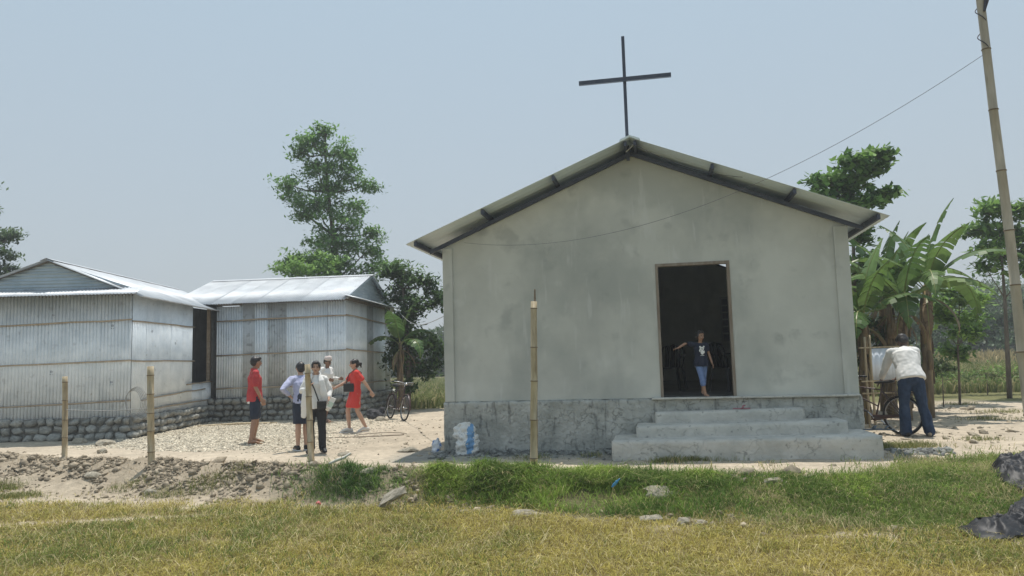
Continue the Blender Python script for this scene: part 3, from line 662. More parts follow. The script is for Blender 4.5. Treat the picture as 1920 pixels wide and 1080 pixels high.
# ceiling of darkness is only the roof; poster and chairs inside
def cpt(u, d, w): return Vector((u, -d, cz(w)))
po = empty('wall_poster', 'pale framed poster hanging inside the dark church seen at the right door edge', 'poster', chw(5.55, -DEP+TH+.03, .855+1.05), -CH['yaw'])
mb = MB(); mb.box((-.30, 0, -.02), (.30, .02, 1.18)); mb.build('frame', mat('poster_edge', (.30, .31, .31)), po)
mb = MB()
for r_ in range(6):
    for c_ in range(3): mb.box((-.26+c_*.18, -.006, .02+r_*.19), (-.11+c_*.18, -.001, .17+r_*.19))
mb.build('picture', mat('poster_ink', (.12, .14, .18), (.2, .19, .2), scale=14), po)
M_chair = mat('chair_plastic', (.02, .02, .024), rough=.35)
def chair(loc, rz, label):
    c = empty('plastic_chair', label, 'chair', loc, rz)
    mb = MB(); mb.loft([(-.2, 0, .43), (0, 0, .42), (.2, 0, .43)], [(.2, .012), (.21, .012), (.2, .012)], lat=(0, 1, 0), n=12); mb.build('seat', M_chair, c, True)
    for i, j in ((-1, -1), (1, -1), (1, 1), (-1, 1)):
        mb = MB(); mb.bar((.20*i, .19*j, .42), (.25*i, .24*j, 0), .04, .03); mb.build('leg', M_chair, c)
    mb = MB()
    mb.loft([(-.2, .19, .42), (-.235, .26, .70), (-.19, .30, .84), (0, .33, .87), (.19, .30, .84), (.235, .26, .70), (.2, .19, .42)], [(.016, .02)]*7, n=8)
    for k in range(3): mb.bar((-.11+.11*k, .2, .43), (-.11+.11*k, .315, .85), .09, .01, up=(0, 1, 0))
    mb.build('backrest', M_chair, c, True)
    for i in (-1, 1):
        mb = MB(); mb.loft([(.235*i, .26, .68), (.27*i, .1, .66), (.27*i, -.15, .64), (.25*i, -.2, .58), (.22*i, -.19, .42)], [(.022, .014)]*5, n=8); mb.build('armrest', M_chair, c, True)
    return c
chair(chw(4.75, -1.9, .86), -CH['yaw']+2.2, 'dark plastic armchair inside the church behind the right side of the doorway')
chair(chw(3.72, -2.6, .86), -CH['yaw']-.3, 'dark plastic armchair deep inside the church at the left of the doorway')

# ------------------------------------------------------------------ bamboo
def bamboo_mesh(path, r0, r1, node=.32, n=10, sub=3, wob=.004, tip=None):
    """returns stem MB and node-ring MB"""
    P = [Vector(p) for p in path]; seg = [(P[i+1]-P[i]).length for i in range(len(P)-1)]; T = sum(seg)
    def pt(s):
        for i, l_ in enumerate(seg):
            if s <= l_ or i == len(seg)-1: return P[i].lerp(P[i+1], s/l_)
            s -= l_
    st = MB(); nd = MB(); pts = []; rad = []; s = 0; off = random.uniform(.05, node)
    ss = [0]; k = off
    nodes = []
    while k < T: nodes.append(k); k += node*random.uniform(.85, 1.12)
    for q in nodes:
        ss += [q-.012, q, q+.012]
    ss.append(T); ss = sorted(set(ss))
    for q in ss:
        q = min(max(q, 0), T); f = q/T; r = r0+(r1-r0)*f
        isn = any(abs(q-k) < 1e-6 for k in nodes)
        pts.append(pt(q)+Vector((random.uniform(-wob, wob), random.uniform(-wob, wob), 0)) if not isn else pt(q)); rad.append(r*(1.10 if isn else 1))
    st.loft(pts, rad, n=n, caps=False)
    for q in nodes:
        r = (r0+(r1-r0)*q/T)*1.13; a = pt(max(q-.006, 0)); b = pt(min(q+.006, T))
        if (b-a).length > 1e-4: nd.loft([a, b], [r, r], n=n, caps=False)
    return st, nd
def post(label, base, top, r0, r1, node=.3, group=None, m=None, name='bamboo_post', extra=None):
    b = Vector(base); z = H(b.x, b.y); b.z = z
    o = empty(name, label, 'post', b, 0, group)
    t = Vector(top)-b
    mid = t*.5+Vector((random.uniform(-.01, .01), 0, 0))
    st, nd = bamboo_mesh([(0, 0, -.15), mid, t], r0, r1, node)
    st.build('stem', m or M_bam, o, True); tag(nd.build('node_rings', M_node, o, True), kind='stuff')
    return o, t
def topat(px, py, b): return U(px, py, b.y)
b = at(121, 866, .02); post('shortest bamboo post, leftmost in the fence line before the corrugated shed', b, topat(122, 706, b), .045, .042, .33, 'bamboo fence posts along the yard edge')
b = at(284, 879, .02); post('thick straight bamboo post before the right corner of the near shed', b, topat(282, 687, b), .052, .05, .30, 'bamboo fence posts along the yard edge')
b = at(584, 868, .02); post('slightly leaning bamboo post standing right in front of the woman in white', b, topat(576, 683, b), .052, .043, .34, 'bamboo fence posts along the yard edge')
b = at(1000, 888, .0); o, t = post('tallest split top bamboo post in front of the church wall', b, topat(1001, 565, b), .052, .042, .48, 'bamboo fence posts along the yard edge')
mb = MB(); mb.loft([t+Vector((.012, 0, -.04)), t+Vector((.018, 0, .16))], [(.016, .022), (.010, .012)], n=6); mb.build('split_tip', M_node, o)
mb = MB(); mb.bar(t*.55+Vector((.046, -.02, 0)), t*.12+Vector((.052, -.02, 0)), .006, .01); mb.build('crack', M_node, o)
# the tall leaning utility pole at the right
b = Vector((at(1952, 940, -.02).x, at(1952, 940, -.02).y, -.05)); b.z = H(b.x, b.y)
pole = empty('bamboo_pole', 'tall leaning weathered bamboo pole at the right edge carrying the cable', 'pole', b)
path = [Vector((0, 0, -.3))]+[U(px, py, b.y)-b for px, py in ((1921, 700), (1897, 470), (1862, 200), (1838, 0), (1826, -110))]
st, nd = bamboo_mesh(path, .052, .038, .62, wob=.002); st.build('stem', M_bamg, pole, True); tag(nd.build('node_rings', M_node, pole, True), kind='stuff')
A_ = U(1842, 104, b.y)
def helix(c0, c1, r, turns, n=60):
    return [c0.lerp(c1, i/n)+Vector((math.cos(i/n*turns*6.283)*r, math.sin(i/n*turns*6.283)*r, 0)) for i in range(n+1)]
mb = MB(); mb.tube(helix(U(1836, 0, b.y)-b, U(1846, 108, b.y)-b, .045, 2.2), .005, 6); mb.build('cable_wrap', M_wire, pole, True)
mb = MB(); mb.loft([U(1848, -20, b.y-.05)-b, U(1850, 0, b.y-.05)-b, U(1846, 20, b.y-.05)-b], [.02, .024, .012], n=8); mb.build('insulator', M_wire, pole, True)
B_ = U(870, 455, chw(.3, .1).y)
pts = []
for i in range(41):
    t = i/40; p = A_.lerp(B_, t); p.z -= 4*.66*t*(1-t); pts.append(p)
mb = MB(); mb.tube(pts, .0028, 6); o = mb.build('overhead_cable', M_cable2, None, True); tag(o, 'thin sagging black cable running from the bamboo pole across the church front', 'cable')
p1 = chw(3.25, .55, .855+4.02); p2 = chw(4.9, .52, .855+3.35); mb = MB(); mb.tube([p1.lerp(p2, i/12)-Vector((0, 0, .12*math.sin(math.pi*i/12))) for i in range(13)], .004, 5)
o = mb.build('roof_wire', M_wire, None, True); tag(o, 'fine dark wire hanging under the right roof edge near the ridge', 'wire')
a = U(743, 577, 25.5); c = U(834, 592, 14.0); mb = MB(); mb.tube([a.lerp(c, i/16)-Vector((0, 0, .35*math.sin(math.pi*i/16)**1)) for i in range(17)], .007, 5)
o = mb.build('clothes_line', M_wirel, None, True); tag(o, 'thin line strung from the far shed roof corner to the church wall', 'wire')
a = U(121, 768, at(121, 866, .02).y); c = U(284, 765, at(284, 879, .02).y); mb = MB(); mb.tube([a.lerp(c, i/12)-Vector((0, 0, .03*math.sin(math.pi*i/12))) for i in range(13)]+[], .005, 5)
o = mb.build('fence_wire', M_wirel, None, True); tag(o, 'single pale wire strung between the two left bamboo posts', 'wire')

# ------------------------------------------------------------------ SHEDS
def sheet(name, parent, me, origin, xdir, ydir, m=None, thick=0):
    o = link(name, me, None, parent); xd = Vector(xdir).normalized(); yd = Vector(ydir).normalized(); zd = xd.cross(yd).normalized(); yd2 = zd.cross(xd)
    o.matrix_local = Matrix.Translation(Vector(origin)) @ Matrix((xd, yd, zd)).transposed().to_4x4(); return o
_cm = {}
def corr(L_, wd, m, amp=.016, pitch=.076):
    k = (round(L_, 3), round(wd, 3), m.name, amp)
    if k not in _cm:
        me = ribbed(L_, wd, pitch, amp, .0015, n=6); me.materials.append(m); _cm[k] = me
    return _cm[k]
def clip_sheet(L0, L1, wd, m, amp=.009, pitch=.076, n=6):
    """corrugated sheet whose length runs from L0 to L1 across its width (sloped end)"""
    nxx = int(round(wd/pitch*n))+1; V = []; F = []
    for side in (0, 1):
        for j in (0, 1):
            for i in range(nxx):
                x = wd*i/(nxx-1); V.append((x, (L0+(L1-L0)*i/(nxx-1))*j, amp*math.cos(x/pitch*6.28318)-side*.0015))
    o = 2*nxx
    for i in range(nxx-1):
        F.append((i, i+1, i+1+nxx, i+nxx)); F.append((o+i, o+i+nxx, o+i+1+nxx, o+i+1)); F.append((i, o+i, o+i+1, i+1)); k = nxx+i; F.append((k, k+1, o+k+1, o+k))
    F.append((0, nxx, o+nxx, o)); a = nxx-1; F.append((a, o+a, o+a+nxx, a+nxx))
    me = bpy.data.meshes.new('sheet'); me.from_pydata(V, [], F); me.polygons.foreach_set('use_smooth', [True]*len(me.polygons)); me.materials.append(m); me.update(); return me
def stone_meshes():
    out_ = []
    for s in range(8):
        V, F = ico(2 if s < 0 else 1); r = np.random.RandomState(40+s)
        bm = bmesh.new()
        for k in range(22):
            v = r.randn(3); v /= np.linalg.norm(v); v = np.sign(v)*np.abs(v)**.75; bm.verts.new(tuple(v*.5*(1+r.uniform(-.08, .08))*np.array([1, 1, 1])))
        h = bmesh.ops.convex_hull(bm, input=bm.verts)
        bmesh.ops.delete(bm, geom=[v for v in bm.verts if not v.link_faces], context='VERTS')
        me = bpy.data.meshes.new('stone'); bm.to_mesh(me); bm.free(); me.materials.append(M_stone)
        me.polygons.foreach_set('use_smooth', [True]*len(me.polygons)); me.update(); out_.append(me)
    return out_
ST = stone_meshes()
def stone_wall(parent, a, b, nrm, z0, z1, rows, thick=.35):
    """rubble base from a to b (2D local), nrm = outward normal"""
    a = Vector(a).to_2d(); b = Vector(b).to_2d(); L_ = (b-a).length; t = (b-a)/L_; nrm = Vector(nrm).to_2d()
    f = link('stone_base', MB().mesh('stone_base', M_mortar), None, parent)
    m_ = MB(); h = z1-z0
    i0 = nrm*-.04; i1 = nrm*-thick
    q = [a+i0, b+i0, b+i1, a+i1]
    m_.add([(p.x, p.y, z0-.3) for p in q]+[(p.x, p.y, z1-.02) for p in q], [(0, 3, 2, 1), (4, 5, 6, 7), (0, 1, 5, 4), (1, 2, 6, 5), (2, 3, 7, 6), (3, 0, 4, 7)])
    f.data = m_.mesh('stone_base', M_mortar)
    ang = math.atan2(t.y, t.x); rh = h/rows
    for r_ in range(rows):
        s = -random.uniform(0, .12)
        while s < L_:
            wl = random.uniform(.14, .34); c = a+t*(s+wl/2)+nrm*random.uniform(-.05, .0)
            if s+wl/2 > L_+.05: break
            o = link('stone', random.choice(ST), None, f)
            o.location = (c.x, c.y, z0+rh*(r_+.5)+random.uniform(-.02, .02)); o.scale = (wl*1.12, .22, rh*random.uniform(.95, 1.25)); o.rotation_euler = (random.uniform(-.15, .15), random.uniform(-.2, .2), ang)
            s += wl
    return f
def rail(parent, a, b, r=.018, sagz=.0):
    a = Vector(a); b = Vector(b)
    pts = [a.lerp(b, i/6)+Vector((0, 0, random.uniform(-.012, .012)-sagz*math.sin(math.pi*i/6))) for i in range(7)]
    mb = MB(); rad = [r*random.uniform(.85, 1.15) for _ in pts]; mb.loft(pts, rad, n=7, caps=False); o = mb.build('bamboo_rail', M_bamr, parent, True); return o

# -- near shed (local origin at its front right corner)
c1 = at(262, 822, 0); c1 = Vector((U(245, 700, 16.9).x, 16.9, 0)); 
s1 = empty('metal_shed', 'near corrugated zinc shed with gable facing the yard on a stone base', 'shed', (c1.x, c1.y, H(c1.x, c1.y-.2)-.02), .03)
BZ, EZ, RZ = .50, 3.26, 4.08; L1 = 6.6; W1 = 4.1; ww = .72
k = 0; xx = 0
while xx < W1:
    wd = min(ww, W1-xx); 
    sheet('wall_sheet', s1, corr(EZ-BZ, wd, M_zinc), (-xx-wd, (-.01 if k % 2 else 0), BZ+random.uniform(-.015, .01)), (1, 0, 0), (0, 0, 1)); xx += wd-.02 if xx+wd < W1 else wd; k += 1
    if k > 9: break
yy = 0; k = 0
while yy < 2.85:
    wd = .72
    sheet('wall_sheet', s1, corr(EZ-BZ, wd, M_zinc), ((.004 if k % 2 else 0), yy, BZ+random.uniform(-.02, .01)), (0, 1, 0), (0, 0, 1)); yy += wd-.036; k += 1
yend = yy
for k in range(2):        # low wall under the opening
    sheet('low_wall_sheet', s1, corr(.66, .72, M_zinc), (0, yend+k*.70, BZ-.02), (0, 1, 0), (0, 0, 1))
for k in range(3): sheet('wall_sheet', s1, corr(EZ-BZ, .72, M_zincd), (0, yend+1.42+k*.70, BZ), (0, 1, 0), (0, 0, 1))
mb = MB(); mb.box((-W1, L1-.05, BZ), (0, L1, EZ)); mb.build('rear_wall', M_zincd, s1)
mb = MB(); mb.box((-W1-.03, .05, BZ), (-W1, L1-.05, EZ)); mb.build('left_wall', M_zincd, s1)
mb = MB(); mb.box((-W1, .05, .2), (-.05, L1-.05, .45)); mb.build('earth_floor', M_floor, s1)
for y_ in (yend-.04, yend+1.42):
    mb = MB(); mb.box((-.12, y_-.04, .4), (-.03, y_+.04, EZ)); mb.build('corner_post', M_bamr, s1)
hb = [.545, 1.40, 2.45]; 
for z_, dz in ((.86, .0), (1.77, .0), (2.68, .05)):
    rail(s1, (-W1, -.035, z_-.10+dz*0), (0.02, -.035, z_)); 
    if z_ > 1.5: rail(s1, (.035, -.03, z_-.03), (.035, yend+.1, z_-.02))
rail(s1, (.035, .5, .84), (.035, yend+.9, .98)); rail(s1, (.045, .7, .60), (.04, yend+1.5, .66)); rail(s1, (.045, yend-.4, 1.13), (.045, yend+1.4, 1.17))
stone_wall(s1, (-W1, -.08), (.08, -.08), (0, -1), .0, BZ+.02, 3); stone_wall(s1, (.08, .0), (.08, L1), (1, 0), .03, BZ+.01, 3)
# roof
rx = -1.86
def slope_sheets(parent, ridge_a, ridge_dir, Ltot, down, Ls, m, name='roof_sheet'):
    n_ = int(math.ceil(Ltot/.74)); wd = Ltot/n_
    for k in range(n_):
        rd = Vector(ridge_dir); o0 = Vector(ridge_a)+rd*(wd*k); dn = Vector(down).normalized(); zz = rd.cross(dn)
        if zz.z < 0: sheet(name, parent, corr(Ls, wd+.03, m, .022), o0+rd*wd+Vector((0, 0, .004*(k % 2))), -rd, dn)
        else: sheet(name, parent, corr(Ls, wd+.03, m, .022), o0+Vector((0, 0, .004*(k % 2))), rd, dn)
ex = .30; dropR = RZ-(EZ-.02)
run = -rx+ex; Ls = math.hypot(run, dropR+.06)
slope_sheets(s1, (rx, -.12, RZ), (0, 1, 0), L1+.3, (run, 0, -(dropR+.06)), Ls, M_zincr)
run2 = W1+rx+.3; Ls2 = math.hypot(run2, dropR+.06)
slope_sheets(s1, (rx, -.12, RZ), (0, 1, 0), L1+.3, (-run2, 0, -(dropR+.06)), Ls2, M_zincr)
mb = MB(); V = [(rx-.15, -.16, RZ-.02), (rx, -.16, RZ+.035), (rx+.15, -.16, RZ-.02)]; V += [(a_, L1+.3, c_) for a_, b_, c_ in V]; V += [(a_, b_, c_-.004) for a_, b_, c_ in V]
mb.add(V, [(0, 1, 4, 3), (1, 2, 5, 4), (6, 9, 10, 7), (7, 10, 11, 8), (0, 6, 7, 1), (1, 7, 8, 2)]); mb.build('ridge_cap', M_zincr, s1)
# gable of horizontal corrugations: three stacked courses cut to the triangle
def gable(parent, org, along, halfw_l, halfw_r, h, nrm, m):
    """triangle with horizontal corrugation, org = base point below the apex"""
    al = Vector(along).normalized(); n_ = Vector(nrm); mb_ = None
    cs = 3
    for k in range(cs):
        z0 = h*k/cs; z1 = h*(k+1)/cs; mb_ = MB(); nn = 10; V = []; F = []
        for j in range(nn+1):
            z = z0+(z1-z0)*j/nn; f = 1-z/h; off = .009*math.cos(z/.076*6.283)+.012*((k+1) % 2)
            V += [Vector(org)+al*(-halfw_l*f)+Vector((0, 0, z))+n_*off, Vector(org)+al*(halfw_r*f)+Vector((0, 0, z))+n_*off]
        for j in range(nn): F.append((2*j, 2*j+1, 2*j+3, 2*j+2))
        o_ = len(V); V += [v-n_*.003 for v in V]
        for j in range(nn): F.append((o_+2*j, o_+2*j+2, o_+2*j+3, o_+2*j+1))
        mb_.add(V, F); mb_.build('gable_sheet', m, parent, True)
gable(s1, (rx, 0, EZ+.13), (1, 0, 0), W1+rx+.05, -rx+.05, RZ-EZ-.15, (0, -1, 0), M_blues)
mb = MB(); mb.box((-W1, 0, EZ-.04), (0, .05, EZ+.15)); mb.build('wall_plate', M_bark, s1)
xx = -W1-.3; 
for k in range(7):
    sheet('front_eave_sheet', s1, corr(.62, .70, M_zincr, .012), (xx+k*.665, .03, EZ+.17), (1, 0, 0), (0, -1, -.36))
for f, t in (((rx, -.05, RZ-.03), (0.12, -.05, EZ-.0)), ((rx, -.05, RZ-.03), (-W1-.1, -.05, EZ+.02))):
    mb = MB(); mb.bar(f, t, .04, .05); mb.build('barge_pole', M_bark, s1)
for (u_, z_) in ((-.42, 2.55), (-1.75, 2.82), (-.42, 1.28), (-1.75, 1.55)):
    mb = MB(); mb.ell((u_, -.012, z_), (.03, .004, .035), nu=8, nv=5); mb.box((u_-.035, -.014, z_-.065), (u_+.035, -.011, z_-.052)); mb.build('stamp_mark', mat('ink_stamp', (.30, .33, .37)), s1)
for (u_, z_) in ((1.0, 2.45), (2.35, 2.2), (1.1, 1.3)):
    mb = MB(); mb.ell((.012, u_, z_), (.004, .05, .04), nu=8, nv=5); mb.build('stamp_mark', MATS['ink_stamp'], s1)
# coil of wire hanging on the corner
mb = MB()
for k in range(5):
    c_ = Vector((.12+.02*k, -.10, .82)); r_ = .26+.02*k
    mb.tube([c_+Vector((math.cos(a_/20*6.283)*r_*.7, -.02*math.sin(a_), math.sin(a_/20*6.283)*r_)) for a_ in range(20)], .006, 5, closed=True)
o = mb.build('wire_coil', M_wirel, None, True); o.location = s1.location; tag(o, 'loose coil of galvanised wire hanging on the near shed corner', 'wire coil')

# -- far shed
c2 = U(648, 700, 21.2); c2.z = 0
s2 = empty('metal_shed', 'far corrugated zinc shed with a long ridge standing behind the people', 'shed', (c2.x, c2.y, 0), -0.09)
BZ2, EZ2, RZ2 = .68, 3.38, 4.36; W2 = (U(648, 600, 21.2).x-U(398, 600, 21.2).x); D2 = 5.0
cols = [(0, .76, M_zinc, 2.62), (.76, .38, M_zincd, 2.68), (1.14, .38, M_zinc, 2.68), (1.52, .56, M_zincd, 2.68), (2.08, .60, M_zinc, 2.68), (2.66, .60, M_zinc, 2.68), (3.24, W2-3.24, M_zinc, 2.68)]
for k, (a_, wd, m_, L_) in enumerate(cols):
    amp = .026 if k in (0, 2) else (.003 if k == 1 else .018)
    sheet('wall_sheet', s2, corr(L_, wd+.015, m_, amp), (-W2+a_, -.012*(k % 2), BZ2), (1, 0, 0), (0, 0, 1))
for k in range(7):
    wd = D2/7; m_ = M_zincd if k in (3, 6) else M_zinc
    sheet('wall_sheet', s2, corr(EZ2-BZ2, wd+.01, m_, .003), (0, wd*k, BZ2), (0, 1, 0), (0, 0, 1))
mb = MB(); mb.box((-W2-1.2, D2-.05, BZ2), (0, D2, EZ2)); mb.build('rear_wall', M_zincd, s2)
mb = MB(); mb.box((-W2-1.25, 0, BZ2), (-W2-1.2, D2-.05, EZ2)); mb.build('left_wall', M_zincd, s2)
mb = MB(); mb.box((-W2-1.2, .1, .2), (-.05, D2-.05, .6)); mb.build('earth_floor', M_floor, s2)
for z_, e in ((.98, .0), (1.92, .04), (2.92, .02)):
    rail(s2, (-W2, -.04, z_-.03), (0.02, -.04, z_+e), .02); rail(s2, (.04, -.03, z_+.02+e), (.04, D2, z_-.02), .02)
stone_wall(s2, (-W2-1.0, -.10), (.1, -.10), (0, -1), .0, BZ2, 4); stone_wall(s2, (.10, .0), (.10, D2), (1, 0), .0, BZ2, 4)
ry = D2/2
run = ry+.32; dr = RZ2-EZ2+.03
slope_sheets(s2, (-W2-1.4, ry, RZ2), (1, 0, 0), W2+1.4+.10, (0, -run, -dr), math.hypot(run, dr), M_zincr)
slope_sheets(s2, (-W2-1.4, ry, RZ2), (1, 0, 0), W2+1.4+.10, (0, run, -dr), math.hypot(run, dr), M_zincr)
mb = MB(); V = [(-W2-1.4, ry-.15, RZ2-.02), (-W2-1.4, ry, RZ2+.035), (-W2-1.4, ry+.15, RZ2-.02)]; V += [(.14, b_, c_) for a_, b_, c_ in V]; V += [(a_, b_, c_-.004) for a_, b_, c_ in V]
mb.add(V, [(0, 3, 4, 1), (1, 4, 5, 2), (6, 7, 10, 9), (7, 8, 11, 10), (3, 9, 10, 4), (4, 10, 11, 5)]); mb.build('ridge_cap', M_zincr, s2)
gable(s2, (0, ry, EZ2+.10), (0, 1, 0), ry+.05, ry+.05, RZ2-EZ2-.12, (1, 0, 0), M_blues)
for s_ in (-1, 1):
    mb = MB(); mb.bar((.08, ry, RZ2-.04), (.08, ry+s_*(ry+.05), EZ2+.05), .04, .06); mb.build('barge_pole', M_blues, s2)
for k in range(8):
    sheet('side_eave_sheet', s2, corr(.62, .70, M_zincr, .011), (-.02, -.32+k*.70, EZ2+.15), (0, 1, 0), (1, 0, -.26))
mb = MB(); mb.box((-W2, .0, EZ2-.05), (0, .05, EZ2+.06)); mb.box((-.05, .05, EZ2-.05), (0, D2, EZ2+.1)); mb.build('wall_plate', M_bark, s2)
# torn flap of plastic on the right side
mb = MB(); mb.add([(.06, 4.15, 1.95), (.06, 4.45, 1.93), (.10, 4.5, 1.5), (.07, 4.35, 1.2), (.09, 4.22, 1.55)], [(0, 1, 2, 3, 4)]); o = mb.build('plastic_flap', M_white, s2)

# ledge slabs by the shed doorway
def slab(px0, py0, px1, py1, h, dpt, label, z=0):
    a_ = at(px0, py0, z); b_ = at(px1, py1, z); d_ = (b_-a_); L_ = d_.length; ang = math.atan2(d_.y, d_.x)
    o = rough_block('concrete_ledge', (0, 0, -.1), (L_, dpt, h), .09, .006, M_step, None, seed=px0 % 7, round_=.008)
    o.location = (a_.x, a_.y, z); o.rotation_euler = (0, 0, ang); tag(o, label, 'ledge'); return o
slab(340, 797, 418, 789, .24, .7, 'pale concrete ledge beside the near shed low wall, holding a sack')
slab(420, 789, 531, 784, .22, .6, 'long concrete ledge before the far shed wall behind the man in red')
a_ = at(370, 802, 0); b_ = at(520, 795, 0); st, nd = bamboo_mesh([a_+Vector((0, 0, .03)), (a_+b_)/2+Vector((0, .04, .06)), b_+Vector((0, 0, .03))], .03, .025, .4); o = st.build('fallen_bamboo', M_bam, None, True); tag(o, 'bamboo pole lying on the gravel along the concrete ledge', 'bamboo pole')
p = at(412, 770, .24); mb = MB(); mb.loft([(-.28, 0, .07), (-.1, 0, .09), (.12, 0, .085), (.28, 0, .06)], [(.16, .06), (.2, .085), (.2, .085), (.13, .05)], lat=(0, 1, 0), n=14)
o = mb.skin('cement_sack', mat('old_sack', (.33, .34, .33), (.44, .44, .42), scale=8), None, .02, 3, .012, 9); o.location = (p.x, p.y, .25); tag(o, 'full grey cement sack lying flat on the concrete ledge', 'sack')

# ------------------------------------------------------------------ sacks and tarps near the church
def sackmat():
    m = bpy.data.materials.new('printed_sack'); m.use_nodes = True; n = m.node_tree; K = n.nodes.new; l = n.links.new
    p = n.nodes['Principled BSDF']; p.inputs['Roughness'].default_value = .45
    tc = K('ShaderNodeTexCoord'); sp = K('ShaderNodeSeparateXYZ'); l(tc.outputs['Object'], sp.inputs[0])
    ns = K('ShaderNodeTexNoise'); ns.inputs['Scale'].default_value = 9; ns.inputs['Detail'].default_value = 4; l(tc.outputs['Object'], ns.inputs['Vector'])
    def mth(op, a, b):
        q = K('ShaderNodeMath'); q.operation = op
        for i, v in enumerate((a, b)):
            if isinstance(v, (int, float)): q.inputs[i].default_value = v
            else: l(v, q.inputs[i])
        return q.outputs[0]
    xx = mth('ADD', sp.outputs['X'], mth('MULTIPLY', mth('SUBTRACT', ns.outputs[0], .5), .22))
    blue = mth('MULTIPLY', mth('GREATER_THAN', xx, .045), mth('LESS_THAN', xx, .135))
    wv = K('ShaderNodeTexNoise'); wv.inputs['Scale'].default_value = 26; mp = K('ShaderNodeMapping'); mp.inputs['Scale'].default_value = (1, 1, 2.5); l(tc.outputs['Object'], mp.inputs[0]); l(mp.outputs[0], wv.inputs['Vector'])
    ink = mth('MULTIPLY', mth('MULTIPLY', mth('GREATER_THAN', wv.outputs[0], .60), .55), mth('LESS_THAN', sp.outputs['Z'], .37))
    r = K('ShaderNodeMix'); r.data_type = 'RGBA'; r.inputs['A'].default_value = (.66, .66, .63, 1); r.inputs['B'].default_value = (.22, .26, .30, 1); l(ink, r.inputs['Factor'])
    r2 = K('ShaderNodeMix'); r2.data_type = 'RGBA'; l(r.outputs['Result'], r2.inputs['A']); r2.inputs['B'].default_value = (.10, .28, .52, 1); l(mth('MULTIPLY', blue, .9), r2.inputs['Factor'])
    l(r2.outputs['Result'], p.inputs['Base Color'])
    return m
p = at(874, 853, .03); mb = MB()
mb.loft([(0, 0, .02), (.02, 0, .12), (.03, 0, .23), (.0, 0, .30), (-.02, .01, .37), (-.04, .02, .43)], [(.18, .11), (.195, .14), (.185, .13), (.16, .10), (.195, .085), (.17, .035)], n=18)
o = mb.skin('cement_sack', sackmat(), None, .010, 1, .042, 10, fstr=(1, 1, 1.6)); o.location = (p.x, p.y, H(p.x, p.y)-.0); o.rotation_euler = (0, 0, -.1); tag(o, 'upright crumpled white cement sack with a blue stripe against the plinth', 'sack')
p = at(819, 850, .03); mb = MB(); mb.ell((0, 0, .1), (.07, .07, .10)); mb.ell((.03, .02, .18), (.05, .04, .07)); mb.ell((-.04, 0, .05), (.06, .08, .05))
o = mb.skin('plastic_bag', mat('blue_white_plastic', (.62, .64, .68), (.10, .20, .45), scale=9, lo=.5, hi=.56, rough=.35), None, .009, 1, .045, 11, fstr=(1, 1, 1)); o.location = (p.x, p.y, H(p.x, p.y)); tag(o, 'small crumpled blue and white bag at the left corner of the plinth', 'bag')
p = at(597, 948, -.22); mb = MB(); mb.ell((0, 0, .025), (.035, .03, .03)); o = mb.skin('snack_wrapper', mat('red_wrap', (.55, .09, .10), (.7, .62, .6), scale=18, lo=.5, hi=.58, rough=.3), None, .006, 1, .02, 22, fstr=(1, 1, 1)); o.location = (p.x, p.y, H(p.x, p.y)+.02); tag(o, 'crumpled red wrapper at the edge of the dry grass', 'litter')
p = at(1155, 932, -.12); mb = MB(); mb.loft([(-.04, 0, 0), (0, .01, .04), (.05, 0, .09)], [(.015, .006), (.02, .006), (.01, .004)], n=6); o = mb.skin('blue_scrap', mat('blue_plastic', (.08, .30, .60), rough=.3), None, .006, 1, .01, 20); o.location = (p.x, p.y, H(p.x, p.y)+.10); tag(o, 'small blue plastic scrap caught in the bank grass', 'litter')
p = at(1165, 866, .02)
